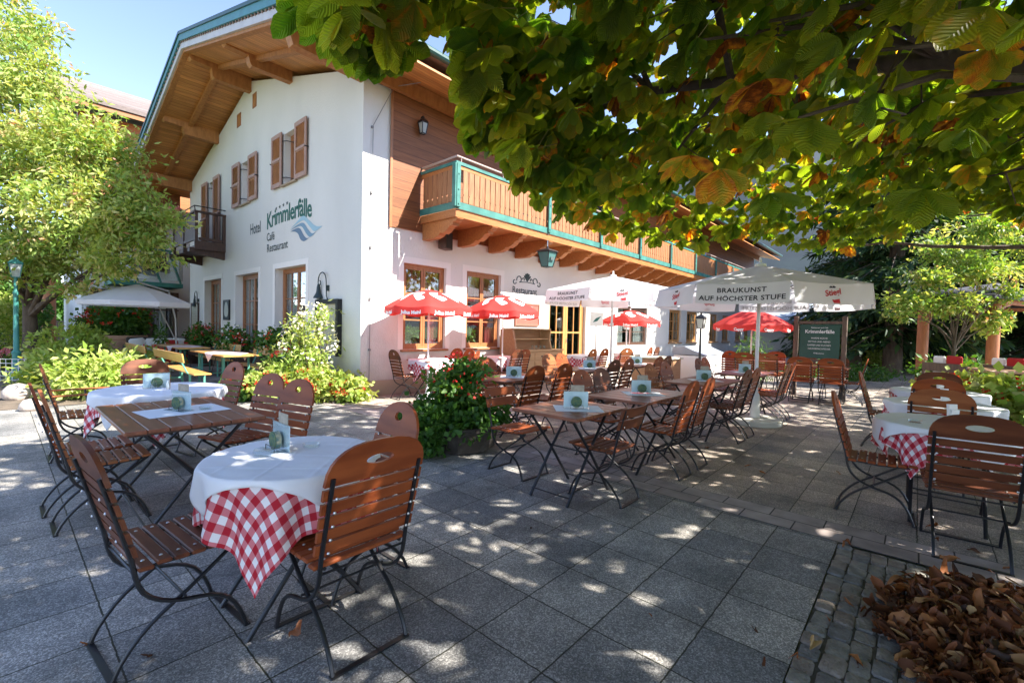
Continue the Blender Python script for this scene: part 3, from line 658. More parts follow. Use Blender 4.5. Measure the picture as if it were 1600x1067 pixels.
for x in [BX0-.02]+list(np.arange(9.0, BX1, 2.45)):
    q = MB(); q.box(x-.05, x+.05, BY-.10, BY-.062, 3.76, 4.60, bev=.006); 
    if x < 7: q.box(x-.09, x-.052, BY-.09, BY+.01, 3.76, 4.60, bev=.006)
    for z in (3.82, 4.1, 4.4): q.tube([(x, BY-.115, z), (x, BY-.10, z)], .016, 6)
    q.build('railing_post', mTealL, bal)
q = MB(); q.tube([(BX0-.02, WY-.04, 4.74), (BX0-.02, BY-.02, 4.76), (BX1, BY-.02, 4.76)], .022, 8)
for x in np.arange(BX0+.1, BX1, 1.22): q.tube([(x, BY-.02, 4.66), (x, BY-.02, 4.75)], .01, 6)
q.build('handrail', mat('handrail_metal', (.45, .33, .28), .4, metal=.3), bal)
# balcony doors and windows upstairs
for a, b in ((9.0, 10.3), (12.2, 13.4), (15.6, 16.8), (18.6, 19.8), (22, 23.2)):
    q = MB(); q.M = SID; q.box(a, b, -.10, -.035, 3.75, 5.75); o = q.build('balcony_door', mFrame, house)
    q = MB(); q.M = SID; q.box(a+.1, (a+b)/2-.05, -.106, -.101, 3.9, 5.6); q.box((a+b)/2+.05, b-.1, -.106, -.101, 3.9, 5.6); q.build('pane', mat('dark_glass', (.03, .03, .035), .1), o)
# the dark little balcony on the gable
q = MB(); q.box(3.95, WX-.002, 15.92, 18.45, 3.55, 3.66); b2 = q.build('gable_balcony', mBrownD, house)
q = MB()
q.prism([(3.75, 3.42), (WX-.003, 3.28), (WX-.003, 3.55), (3.75, 3.55)], 'y', 15.95, 16.10); q.prism([(3.75, 3.42), (WX-.003, 3.28), (WX-.003, 3.55), (3.75, 3.55)], 'y', 18.25, 18.40)
q.box(3.86, WX-.004, 15.88, 15.918, 3.50, 3.76); q.build('bracket', mBrownD, b2)
q = MB()
for y in (15.93, 17.2, 18.4): q.box(3.87, 3.949, y-.04, y+.04, 3.5, 4.58)
q.box(WX-.08, WX-.002, 15.885, 15.965, 3.67, 4.58); q.build('railing_post', mBrownD, b2)
q = MB(); q.box(3.85, 3.97, 15.86, 18.5, 4.581, 4.63); q.box(3.971, WX-.002, 15.86, 15.99, 4.581, 4.63); q.box(3.88, 3.93, 15.98, 18.4, 3.78, 3.86); q.box(3.97, WX-.1, 15.9, 15.95, 3.78, 3.86)
q.build('rail', mBrownD, b2)
q = MB()
for y in np.arange(16.0, 18.35, .13): q.box(3.90, 3.92, y, y+.122, 3.86, 4.58)
for x in (4.15, 4.38): q.box(x, x+.09, 15.915, 15.935, 3.86, 4.58)
q.build('railing_board', mBrownD, b2)
q = MB(); q.tube([(3.86, 18.5, 4.76), (3.86, 15.9, 4.76), (WX-.01, 15.9, 4.76)], .016, 6); q.tube([(3.88, 15.92, 4.63), (3.86, 15.9, 4.76)], .014, 6); q.build('handrail', mIron, b2)

# lettering on the gable: local x = -Y
def on_gable(y0, z0): return lambda x, y, z: (WX-.006, y0-x, z0+y)
lt = lambda s, h, m_, y0, z0, xs, **k: text(s, h, m_, house, on_gable(y0, z0), 'wall_lettering', xs, **k)
lt('Hotel', .29, mTextD, 13.86, 3.80, .80, bold=.004)
def krim(x, y, z):     # the name climbs, sinks and climbs again along the wall
    t = x/2.66; dz = .03*math.sin(t*6.28)+(.13*t if t < .75 else .0975+(.75-t)*.55)
    return (WX-.006, 12.70-x, 3.80+y*1.0+dz)
text('Krimmlerfälle', .40, mTextG, house, krim, 'wall_lettering', .88, bold=.012, sp=.93)
lt('Café', .20, mTextD, 12.69, 3.50, .95, bold=.003); lt('Restaurant', .20, mTextD, 12.68, 3.215, 1.02, bold=.003)
q = MB()
for k in range(4):
    cy, cz = 12.10-.215*k, 4.245+.012*k; pts = []
    for i in range(10):
        r = .055 if i % 2 == 0 else .022; a = math.pi/2+i*math.pi/5; pts.append((WX-.006, cy-r*math.cos(a)*1.3, cz+r*math.sin(a)))
    q.quad(*pts)
q.build('wall_lettering', mTextD, house)
def wave(pts_t, pts_b, m_):
    q = MB(); n = 24
    def cr(p, t):
        t = t*(len(p)-1); i = min(int(t), len(p)-2); f = t-i; g = lambda j: p[max(0, min(len(p)-1, j))]
        return [.5*((2*g(i)[k])+(-g(i-1)[k]+g(i+1)[k])*f+(2*g(i-1)[k]-5*g(i)[k]+4*g(i+1)[k]-g(i+2)[k])*f*f+(-g(i-1)[k]+3*g(i)[k]-3*g(i+1)[k]+g(i+2)[k])*f**3) for k in (0, 1)]
    for i in range(n):
        a, b = cr(pts_t, i/n), cr(pts_t, (i+1)/n); c, d = cr(pts_b, (i+1)/n), cr(pts_b, i/n)
        q.quad(*[(WX-.007, 11.25-p[0], 3.30+p[1]) for p in (a, b, c, d)])
    q.build('wall_emblem', m_, house)
wave([(0, .33), (.35, .46), (.68, .55), (.95, .42), (1.3, .24), (1.62, .20)], [(0, .33), (.4, .42), (.72, .44), (1.0, .27), (1.25, .13), (1.62, .20)], mWave1)
wave([(0, .30), (.35, .38), (.68, .39), (.92, .22), (1.12, .10), (1.34, .12)], [(0, .30), (.4, .34), (.62, .31), (.85, .12), (1.05, .03), (1.34, .12)], mWave2)
wave([(0, .27), (.3, .31), (.52, .28), (.72, .10), (.88, .02), (1.05, .04)], [(0, .27), (.25, .24), (.42, .17), (.55, .03), (.75, -.03), (1.05, .04)], mWave3)
# lettering on the long side
def on_side(x0, z0, y0=WY-.006): return lambda x, y, z: (x0+x, y0, z0+y)
text('Restaurant', .17, mTextD, house, on_side(9.02, 2.345), 'wall_lettering', .98, bold=.004)
q = MB()
for s in (-1, 1):
    for r0, cx, cz, a0, a1 in ((.11, .33, 2.70, -.3, 4.6), (.07, .52, 2.64, 3.4, 8.2), (.05, .16, 2.72, 0, 4)):
        pts = [(9.63+s*(cx+r0*math.cos(a0+(a1-a0)*i/14)*(1-i*.03)), WY-.006, cz+r0*math.sin(a0+(a1-a0)*i/14)*(1-i*.03)) for i in range(15)]
        q.tube(pts, .014, 4)
for a in (-.9, -.45, 0, .45, .9): q.tube([(9.63, WY-.006, 2.68), (9.63+.16*math.sin(a), WY-.006, 2.70+.2*math.cos(a))], [.012, .026], 4)
q.tube([(9.3, WY-.006, 2.64), (9.63, WY-.006, 2.66), (9.96, WY-.006, 2.64)], .012, 4)
q.build('wall_ornament', mTextD, house)

def atd(px, d):
    r = (px-800)/716*d; return (d*.7478+r*.6639, d*.6639-r*.7478)
# ================================================================== furniture
def back_panel(mb, w, zt, zb, round_=True, hole=(.055, .028), tilt=None, flat=.16):
    """arched head board with its grip hole; local y across, pushed through tilt(z)->x"""
    n = 28; hw = w/2; out = []; inn = []; cz = zt-(hw if round_ else flat)*.62 if round_ else zt-.085
    if round_: cz = zt-.085
    h = (hw*.95 if round_ else flat)
    for i in range(n):
        a = -math.pi/2+2*math.pi*i/n   # walk the outline
        u, v = math.cos(a), math.sin(a)
        # outline: rectangle below, ellipse arch above
        y = u; zc = zt-h
        if v >= 0: oy, oz = hw*(abs(u)**(.75 if not round_ else .95))*(1 if u > 0 else -1), zc+h*(v**(.8 if not round_ else .95))
        else:
            k = 1/max(abs(u), abs(v)); oy, oz = hw*max(-1, min(1, u*k)), zc+(zc-zb)*max(-1, v*k) if abs(v*k) > .0 else zc
        out.append((oy, oz)); inn.append((hole[0]*u, cz+hole[1]*v))
    th = .009; vs = []
    for P, d in ((out, -th), (out, th), (inn, -th), (inn, th)):
        for y, z in P: vs.append((tilt(z)+d, y, z))
    fs = []
    for i in range(n):
        j = (i+1) % n
        fs += [(i, j, n+j, n+i), (2*n+i, 3*n+i, 3*n+j, 2*n+j), (i, 2*n+i, 2*n+j, j), (n+i, n+j, 3*n+j, 3*n+i)]
    mb.add(vs, fs)

def make_chair(kind):
    """folding beer-garden chair; faces local +x"""
    wd = {'narrow': .40, 'wide': .46, 'arm': .48, 'low': .42}[kind]; H = .95 if kind != 'low' else .80
    t = thing('low_back_folding_chair' if kind == 'low' else 'folding_armchair' if kind == 'arm' else 'folding_chair', 'x', 'chair')
    tilt = lambda z: -.195-(z-.45)*.27
    hw = wd/2; n = 9
    b = MB()
    if kind != 'low':
        ztop = H; zb = H-(.20 if kind == 'narrow' else .165)
        back_panel(b, wd, ztop, zb, kind == 'narrow', (.036, .026) if kind == 'narrow' else (.065, .021), lambda z: tilt(z)+.012)
        z = zb-.012; k = 0
        while z > .50:
            h = .046; x0 = tilt(z-h/2)+.012; sl = .27
            b.add([(tilt(zz)+.012+dx, y, zz) for zz in (z-h, z) for y in (-hw, hw) for dx in (-.008, .008)], [(0, 1, 3, 2), (4, 6, 7, 5), (0, 2, 6, 4), (1, 5, 7, 3), (0, 4, 5, 1), (2, 3, 7, 6)])
            z -= h+.013
    else:
        for z in (.80, .705):
            h = .078; vs = []; m = 8
            for zz in (z-h, z):
                for i in range(m+1):
                    y = -hw+wd*i/m; x = tilt(zz)+.012-.03*(1-(2*i/m-1)**2)
                    vs += [(x-.008, y, zz+(0 if zz < z else .0)), (x+.008, y, zz)]
            q = 2*(m+1); fs = []
            for i in range(m): a = 2*i; fs += [(a, a+2, a+3, a+1), (q+a, q+a+1, q+a+3, q+a+2), (a, q+a, q+a+2, a+2), (a+1, a+3, q+a+3, q+a+1)]
            fs += [(0, 1, q+1, q), (2*m, q+2*m, q+2*m+1, 2*m+1)]; b.add(vs, fs)
    bo = b.build('backrest', mChair, t, smooth=30)
    # rivets
    r = MB()
    zs = np.arange(.50, H-.20, .059) if kind != 'low' else (.74, .65)
    for z in zs:
        for s in (-1, 1):
            yy = s*(hw-.045); r.lathe([(.0075, 0), (.006, .003), (.002, .0045)], 6); k = len(r.v)-18
            for i in range(k, len(r.v)): x, y, zz = r.v[i]; r.v[i] = (tilt(z)+.021+zz, yy+x, z+y)
            r.lathe([(.0075, 0), (.006, .003), (.002, .0045)], 6); k = len(r.v)-18
            for i in range(k, len(r.v)): x, y, zz = r.v[i]; r.v[i] = (tilt(z)-.020-zz, yy+x, z+y)
    rv = r.build('rivets', mSteel, bo); rv['kind'] = 'stuff'
    s = MB(); x = -.185; i = 0
    ns = 7; pw = .052; gp = .009
    for i in range(ns):
        a = x+i*(pw+gp); f = i/(ns-1); zc = .445-.012*math.sin(f*math.pi)+ (.004 if i == ns-1 else 0)-(.014 if i == 0 else 0)
        s.M = Matrix.Translation((a+pw/2, 0, zc)) @ Matrix.Rotation((.5-f)*.12, 4, 'Y'); s.box(-pw/2, pw/2, -hw+.005, hw-.005, -.009, .009, bev=.005); s.M = None
    so_ = s.build('seat', mChair, t)
    r = MB()
    for i in range(ns):
        for sg in (-1, 1): r.lathe([(.008, .4475), (.006, .4505), (.002, .452)], 6, cx=x+i*(pw+gp)+pw/2, cy=sg*(hw-.06))
    rv = r.build('rivets', mSteel, so_); rv['kind'] = 'stuff'
    # bars: back bar runs down, sweeps under the seat and becomes the front foot; seat bar crosses to the rear foot
    zt = H-.13 if kind != 'low' else H-.01
    B = [(tilt(zt), zt), (tilt(.62), .62), (tilt(.48)-.0, .48), (-.19, .40), (-.165, .33), (-.11, .275), (-.03, .24), (.07, .215), (.145, .17), (.195, .09), (.225, .0)]
    F = [(.225, .432), (.12, .352), (.0, .265), (-.10, .20), (-.17, .14), (-.23, .06), (-.255, .0)]
    def smooth_(P):
        o = []
        for i in range(len(P)-1):
            p0, p1, p2, p3 = P[max(i-1, 0)], P[i], P[i+1], P[min(i+2, len(P)-1)]
            for k in (0, .5):
                o.append(tuple(.5*((2*p1[j])+(-p0[j]+p2[j])*k+(2*p0[j]-5*p1[j]+4*p2[j]-p3[j])*k*k+(-p0[j]+3*p1[j]-3*p2[j]+p3[j])*k**3) for j in (0, 1)))
        return o+[P[-1]]
    for sg in (-1, 1):
        q = MB(); yb = sg*(hw-.028); q.tube([(a, yb, z) for a, z in smooth_(B)], .0095, 6); q.build('leg', mIron, t, smooth=60)
        q = MB(); yb = sg*(hw-.055); q.tube([(a, yb, z) for a, z in smooth_(F)], .0095, 6); q.build('leg', mIron, t, smooth=60)
        q = MB(); yb = sg*(hw-.05); q.tube([(-.19, yb, .422), (.0, yb, .413), (.22, yb, .427)], .007, 6); q.build('seat_bar', mIron, t, smooth=60)
    q = MB(); q.box(.213, .238, -hw+.02, hw-.02, .0, .007); q.build('foot_bar', mIron, t)
    q = MB(); q.box(-.268, -.243, -hw+.045, hw-.045, .0, .007); q.build('foot_bar', mIron, t)
    q = MB(); q.tube([(-.02, -hw+.03, .25), (-.02, hw-.03, .25)], .006, 6); q.build('stretcher', mIron, t)
    q = MB(); q.tube([(-.185, -hw+.03, .40), (-.185, hw-.03, .40)], .006, 6); q.build('stretcher', mIron, t)
    if kind == 'arm':
        for sg in (-1, 1):
            q = MB(); y = sg*(hw+.02); vs = []
            q.box(-.24, .22, y-.028, y+.028, .648, .664, bev=.006); q.build('armrest', mChair, t)
            q = MB(); q.tube([(.02, y, .645), (.04, y-sg*.02, .5), (.05, y-sg*.04, .43)], .010, 6); q.tube([(.22, y, .655), (.245, y, .63), (.235, y, .60), (.2, y, .61), (.12, y, .635)], .006, 6); q.build('arm_support', mIron, t)
    return t

chairs = {}
import itertools
_tone = itertools.cycle((0, 0, 1, 0, 2, 0, 0, 1, 2, 0, 1, 0))
def retone(t):
    m_ = (mChair, mChairD, mChairF)[next(_tone)]
    for ch in t.children:
        if ch.name.split('.')[0] in ('backrest', 'seat', 'armrest'): ch.material_slots[0].link = 'OBJECT'; ch.material_slots[0].material = m_
def chair(kind, x, y, face, label, group):
    """x, y: where the top of the back stands; face: degrees the sitter looks towards (0=+X, 90=+Y)"""
    t = _chair(kind, x, y, face+random.uniform(-2.5, 2.5), label, group); retone(t); return t
def _chair(kind, x, y, face, label, group):
    a = R_(face); H = .95 if kind != 'low' else .80; bx = -.195-(H-.45)*.27
    loc = (x-bx*math.cos(a), y-bx*math.sin(a), .002)
    if kind not in chairs:
        chairs[kind] = o = make_chair(kind); o.location = loc; o.rotation_euler = (0, 0, a); o['label'] = label; o['group'] = group; return o
    return dup(chairs[kind], loc, a, label, group)

def wood_table(x0, x1, y0, y1, label, group='slatted wooden tables', n=7, rnd=.03, zt=.74):
    cx, cy = (x0+x1)/2, (y0+y1)/2; t = thing('slatted_table', label, 'table', (cx, cy, 0), 0, group); lx, ly = (x1-x0)/2, (y1-y0)/2
    b = MB(); pw = 2*lx/n
    for i in range(n): b.box(-lx+i*pw+.0025, -lx+(i+1)*pw-.0025, -ly, ly, zt-.026, zt, bev=.004)
    b.build('tabletop', mTable, t)
    q = MB(); 
    for s in (-1, 1): q.box(-lx+.03, lx-.03, s*(ly-.1)-.015, s*(ly-.1)+.015, zt-.052, zt-.027)
    q.build('batten', mBrownD, t)
    for sy in (-1, 1):
        for sx in (-1, 1):
            q = MB(); yy = sy*(ly-.13)-(.012 if sx > 0 else -.012)*sy
            q.tube([(sx*(lx-.12), yy, zt-.053), (0, yy, .38), (-sx*(lx-.10), yy, .0)], .0125, 6); q.build('leg', mIron, t, smooth=60)
    for sx in (-1, 1):
        q = MB(); q.tube([(sx*(lx-.14), -ly+.13, .06), (sx*(lx-.14), ly-.13, .06)], .006, 6); q.build('stretcher', mIron, t)
    q = MB(); q.tube([(0, -ly+.13, .38), (0, ly-.13, .38)], .007, 6); q.build('stretcher', mIron, t)
    return t

def cloth(name, cx, cy, zt, R, side, rot, matl, label, cat, group=None, seed=1, thick=0., rx=None, ry=None, amp=.02, n=54):
    """square cloth of the given side draped over a round (or rounded-rectangle) top"""
    rng = random.Random(seed); ph = [rng.uniform(0, 6.28) for _ in range(6)]
    b = MB(); b.uv = []; h = side/2; c, s = math.cos(rot), math.sin(rot)
    for i in range(n+1):
        for j in range(n+1):
            u, v = -h+side*i/n, -h+side*j/n; x, y = u*c-v*s, u*s+v*c
            if rx: 
                a = math.atan2(y/ry, x/rx); k = (abs(math.cos(a))**5+abs(math.sin(a))**5)**(-.2); Rr = math.hypot(rx*k*math.cos(a), ry*k*math.sin(a)); th = math.atan2(y, x)
            else: Rr = R; th = math.atan2(y, x)
            d = math.hypot(x, y)
            if d <= Rr: z = zt+.0012*math.sin(x*23+ph[0])+.001*math.sin(y*19+ph[1]); xx, yy = x, y
            else:
                e = d-Rr; k = min(1, e/.035); drop = e-.012*k
                w = amp*(min(1, e/.25))*(math.sin(th*9+ph[2])+.6*math.sin(th*16+ph[3]))+.02*e
                rr = Rr+.012*k+w; f = e/.035
                z = zt-(drop if e > .035 else e*e/.07); xx, yy = rr*math.cos(th), rr*math.sin(th)
            z += .0035*sum(math.exp(-((q_-o_)/.006)**2) for q_ in (u, v) for o_ in (-h*.5, 0, h*.5))+.0008*math.sin(u*60+4*math.sin(v*13+ph[1]))
            b.v.append((xx, yy, z)); b.uv.append((u/.075+.25, v/.075+.25))
    for i in range(n):
        for j in range(n): a = i*(n+1)+j; b.f.append((a, a+n+1, a+n+2, a+1)); b.mi.append(0)
    o = b.build(name, matl, None, smooth='all'); o.location = (cx, cy, 0)
    if thick: m = o.modifiers.new('thickness', 'SOLIDIFY'); m.thickness = thick; m.offset = 1
    return tag(o, label, cat, group)

def round_table(cx, cy, r, label, wrot, rrot, wlabel, rlabel, seed, ws=2.35, rs=2.75, rx=None, ry=None, group='cloth covered tables'):
    t = thing('round_table', label, 'table', (cx, cy, 0), 0, group)
    b = MB(); b.lathe([(r-.01, .712), (r, .72), (r, .732), (r-.01, .737)], 40); b.build('tabletop', mTable, t, smooth=30)
    for sy in (-1, 1):
        for sx in (-1, 1):
            q = MB(); yy = sy*r*.5-.01*sx*sy; q.tube([(sx*r*.62, yy, .71), (0, yy, .37), (-sx*r*.72, yy, 0)], .013, 6); q.build('leg', mIron, t, smooth=60)
    q = MB(); q.tube([(0, -r*.5, .37), (0, r*.5, .37)], .007, 6); q.build('stretcher', mIron, t)
    q = MB(); q.tube([(r*.55, -r*.5, .09), (r*.55, r*.5, .09)], .006, 6); q.build('stretcher', mIron, t)
    cloth('checkered_tablecloth', cx, cy, .740, r+.004, r*rs, rrot, mCheck, rlabel, 'tablecloth', 'red checkered under cloths', seed, amp=.028)
    cloth('white_tablecloth', cx, cy, .7465, r+.022, r*ws, wrot, mCloth, wlabel, 'tablecloth', 'white top cloths', seed+5, .0015, amp=.026, n=90)
    return t

def menu_stand(x, y, z, rz, label, tall=True, paper=True, scale=1.):
    t = thing('menu_stand', label, 'menu holder', (x, y, z), rz, 'menu holders on the tables')
    # faces local -y
    q = MB(); q.box(-.11, .11, .0, .004, .004, .145); q.build('acrylic_pane', mAcryl, t)
    q = MB(); q.box(-.105, .105, .005, .008, .006, .14); q.build('menu_card', mPaper, t)
    q = MB(); q.box(-.11, .11, -.06, .03, .0, .0035); q.build('base', mAcryl, t)
    if tall: q = MB(); q.box(-.045, .07, .010, .013, .006, .195); q.build('drinks_card', mPaperB, t)
    q = MB()
    for k in range(7):
        q.M = Matrix.Translation((.0, -.010-.0045*k, .056)) @ Matrix.Rotation(math.pi/2, 4, 'X'); q.lathe([(.046, -.0018), (.047, 0), (.046, .0018)], 20, m=0 if k == 6 else 1)
    q.M = None; q.build('coaster', [mCoast, mCoastY], t, smooth=30)
    q = MB(); q.tube([(-.055, -.05, .004), (-.055, -.05, .03), (.055, -.05, .03), (.055, -.05, .004)], .0022, 5); q.build('coaster_rack', mIron, t)
    return t
def ashtray(x, y, z, label):
    o = MB().lathe([(.04, 0), (.045, .022), (.040, .022), (.034, .006), (.0, .006)], 20).build('ashtray', mAcryl, None, smooth=40); o.location = (x, y, z); tag(o, label, 'ashtray', 'glass ashtrays')
def mat_sheet(x, y, z, rz, label, a=.2, b=.15):
    q = MB(); q.box(-a, a, -b, b, 0, .0012); o = q.build('paper_mat', mMat, None); o.location = (x, y, z); o.rotation_euler = (0, 0, rz); tag(o, label, 'table mat', 'pale paper mats')
def menu_group(x, y, z, rz, where, **k):
    mat_sheet(x, y, z+.001, rz, 'pale paper mat under the menu holder on '+where); menu_stand(x, y+.02, z+.0035, rz, 'clear menu holder with round green coasters on '+where, **k)

# nearest round table
FB = math.atan2(-2.42, -.93)      # from the table towards the viewer
round_table(1.005, 2.36, .38, 'round table under two cloths, nearest of all, three chairs pushed up', FB-.44, FB-.42+math.pi/4,
            'plain white cloth on the nearest round table, corners hanging', 'red and white checkered cloth hanging low from the nearest round table', 3, 2.30, 3.35)
chair('wide', 1.06, 1.63, 91, 'reddish brown folding chair seen from behind, right in front of the nearest round table', 'folding garden chairs')
chair('narrow', 1.66, 2.34, 183, 'round topped folding chair behind the right side of the nearest round table', 'folding garden chairs')
chair('wide', .20, 2.46, 4, 'folding chair seen edge on at the left of the nearest round table', 'folding garden chairs')
t_ = menu_stand(.99, 2.50, .7475, R_(-90), 'clear menu holder with a tall card on the nearest white tablecloth')
ashtray(1.13, 2.44, .7475, 'small glass ashtray beside the menu holder on the nearest white tablecloth')
o = MB().lathe([(.05, 0), (.055, .012), (.05, .03), (.02, .02)], 16).build('tea_light_dish', mAcryl, None, smooth=40); o.location = (.90, 2.46, .7475); tag(o, 'low pale glass dish left of the menu holder on the nearest white tablecloth', 'dish')
# brown slatted table on the left
wood_table(.50, 1.30, 3.52, 4.74, 'large brown slatted table on the left, chairs along both long sides')
chair('narrow', .14, 4.72, 2, 'folding chair at the back left of the large brown table, seen edge on', 'folding garden chairs')
chair('narrow', .17, 4.28, 0, 'folding chair at the front left of the large brown table, seen edge on', 'folding garden chairs')
chair('narrow', 1.70, 4.42, 196, 'dark folding chair behind the right side of the large brown table, left of a pair', 'folding garden chairs')
chair('narrow', 1.70, 3.84, 197, 'dark folding chair behind the right side of the large brown table, right of a pair', 'folding garden chairs')
mat_sheet(.93, 4.12, .741, .1, 'white paper mat spread in the middle of the large brown table', .26, .19)
menu_stand(.92, 4.14, .7435, R_(-70), 'clear holder with a stack of coasters and tall cards on the large brown table')
ashtray(1.06, 4.06, .7435, 'glass ashtray on the white mat of the large brown table')
# second round table on the left
round_table(1.07, 5.50, .50, 'round table in two cloths behind the large brown table', FB+.2, FB+math.pi/4+.1,
            'plain white cloth on the round table behind the large brown table', 'checkered cloth showing under the white one behind the large brown table', 9)
chair('wide', 1.16, 6.82, 272, 'wide folding chair with pale slat gaps facing us behind the second round table', 'folding garden chairs')
chair('arm', .27, 6.45, 0, 'folding armchair at the far left with curled iron arms', 'folding garden chairs')
chair('narrow', 1.86, 5.90, 194, 'olive looking sunlit folding chair by the flower bed, right of the second round table', 'folding garden chairs')
menu_stand(1.05, 5.62, .7475, R_(-5), 'menu holder and shakers on the second round table', tall=False)
for i, (x, y) in enumerate(((1.0, 5.44), (1.10, 5.40))):
    o = MB().lathe([(.016, 0), (.018, .06), (.012, .075), (.012, .09), (0, .092)], 12).build('shaker', mSteel if i else mAcryl, None, smooth=40); o.location = (x, y, .7475); tag(o, ('clear salt shaker' if not i else 'steel pepper shaker')+' on the second round table', 'shaker')

# middle row of slatted tables
wood_table(2.90, 3.70, 1.90, 2.56, 'slatted table nearest in the middle row, between two low backed chairs')
wood_table(4.05, 5.15, 1.88, 2.56, 'slatted table second in the middle row')
wood_table(6.00, 7.15, 1.88, 2.56, 'slatted table third in the middle row')
wood_table(7.95, 9.05, 1.85, 2.53, 'slatted table last in the middle row, beside the umbrella base')
wood_table(4.20, 5.25, 3.85, 4.52, 'slatted table just behind the bushy planter')
wood_table(6.25, 7.35, 3.95, 4.62, 'slatted table in the sun behind the second table of the middle row')
wood_table(8.10, 9.20, 3.95, 4.62, 'slatted table farthest in the second row, towards the wall lamp post')
GR = 'folding garden chairs'
chair('low', 3.45, 1.69, 92, 'low backed chair with two broad slats on the near side of the nearest slatted table', 'low backed chairs')
chair('low', 3.42, 3.20, 270, 'low backed chair with two broad back slats beside the bushy planter', 'low backed chairs')
for x, n_ in ((4.45, 'left'), (4.93, 'right')): chair('narrow', x, 1.58, 90, f'{n_} of two chairs, near side of the second table in the middle row', GR)
for x, n_ in ((6.42, 'left'), (6.86, 'right')): chair('narrow', x, 1.60, 90, f'{n_} of two chairs by the third middle table, just left of the umbrella pole', GR)
for x, n_ in ((8.30, 'left'), (8.75, 'right')): chair('narrow', x, 1.50, 90, f'{n_} of two chairs just right of the big umbrella pole', GR)
for x, n_ in ((4.49, 'left'), (4.92, 'right')): chair('narrow', x, 2.93, 270, f'{n_} of two dark chairs, far side of the second table in the middle row', GR)
for x, n_ in ((6.22, 'left'), (6.75, 'right')): chair('narrow', x, 2.90, 270, f'{n_} of two dark chairs, far side of the third table in the middle row', GR)
for x, n_ in ((8.32, 'left'), (8.66, 'right')): chair('narrow', x, 2.96, 270, f'{n_} of two chairs, far side of the last table in the middle row', GR)
for x, n_ in ((4.50, 'left'), (5.13, 'right')): chair('narrow', x, 3.55, 90, f'{n_} of two dark chairs, near side of the table behind the planter', GR)
for x, n_ in ((6.50, 'left'), (6.98, 'right')): chair('narrow', x, 3.55, 90, f'{n_} of two chairs, near side of the sunny second row table', GR)
for x, n_ in ((6.75, 'left'), (7.15, 'right')): chair('narrow', x, 5.12, 270, f'{n_} of two sunlit chairs, far side of the sunny second row table', GR)
for x, n_ in ((8.15, 'left'), (8.55, 'right')): chair('narrow', x, 3.55, 90, f'{n_} of two chairs, near side of the farthest second row table', GR)
chair('narrow', 4.55, 4.98, 270, 'orange lit chair standing directly behind the bushy planter', GR)
chair('narrow', 5.0, 4.98, 272, 'sunlit chair beyond the table behind the planter', GR)
for x, y, w_, tl in ((3.30, 2.16, 'the nearest slatted table', 1), (4.62, 2.20, 'the second table of the middle row', 1), (6.60, 2.22, 'the third table of the middle row', 1), (8.55, 2.2, 'the last table of the middle row', 1), (4.75, 4.15, 'the table behind the planter', 0), (6.85, 4.25, 'the sunny second row table', 1), (8.65, 4.25, 'the farthest second row table', 1)):
    menu_group(x, y, .74, R_(-48), w_, tall=bool(tl))

# tables by the sunny wall
def wall_table(cx, cy, s, label, seed):
    t = thing('bistro_table', label, 'table', (cx, cy, 0), 0, 'cloth covered tables')
    q = MB(); q.box(-s, s, -s*.8, s*.8, .715, .74, bev=.01); q.build('tabletop', mTable, t)
    for sy in (-1, 1):
        for sx in (-1, 1): q = MB(); q.tube([(sx*s*.7, sy*s*.5-.01*sx, .713), (-sx*s*.75, sy*s*.5-.01*sx, 0)], .012, 6); q.build('leg', mIron, t)
    cloth('checkered_tablecloth', cx, cy, .742, 0, s*3.0, math.pi/4, mCheck, 'checkered cloth on '+label, 'tablecloth', 'red checkered under cloths', seed, rx=s, ry=s*.8, amp=.03, n=36)
    cloth('white_tablecloth', cx, cy, .7465, 0, s*2.5, .0, mCloth, 'white cloth on '+label, 'tablecloth', 'white top cloths', seed+5, rx=s+.01, ry=s*.8+.01, amp=.02, n=36)
wall_table(5.85, 7.30, .42, 'the table by the corner window, under the first red umbrella', 21)
wall_table(7.75, 7.20, .42, 'the table by the second window, under the second red umbrella', 31)
wall_table(12.3, 6.3, .42, 'the far wall table under the third red umbrella', 41)
wall_table(10.2, 6.5, .42, 'the table in front of the restaurant door', 51)
chair('narrow', 4.98, 7.45, 0, 'folding chair alone by the corner of the building, under the first red umbrella', GR)
for x, y, f, l in ((6.62, 7.42, 182, 'farthest of three orange lit chairs between the two wall windows'), (6.58, 6.98, 176, 'middle of three orange lit chairs between the two wall windows'), (6.3, 6.45, 120, 'nearest of three orange lit chairs between the two wall windows'),
                   (7.50, 6.45, 90, 'left one of two chairs in front of the pine sideboard'), (7.75, 6.45, 88, 'right one of two chairs in front of the pine sideboard'),
                   (9.6, 5.85, 92, 'left one of two chairs by the table before the restaurant door'), (10.15, 5.85, 90, 'right one of two chairs by the table before the restaurant door'),
                   (12.45, 5.70, 95, 'left one of two bright orange chairs under the third red umbrella'), (12.85, 5.68, 92, 'right one of two bright orange chairs under the third red umbrella'), (11.0, 5.7, 60, 'single reddish chair between the door and the third red umbrella'),
                   (12.55, 3.63, 200, 'small far chair by the trough next to the white lamp post'), (13.6, 3.3, 180, 'small far chair beside the fir shrub')):
    chair('narrow', x, y, f, l, GR)
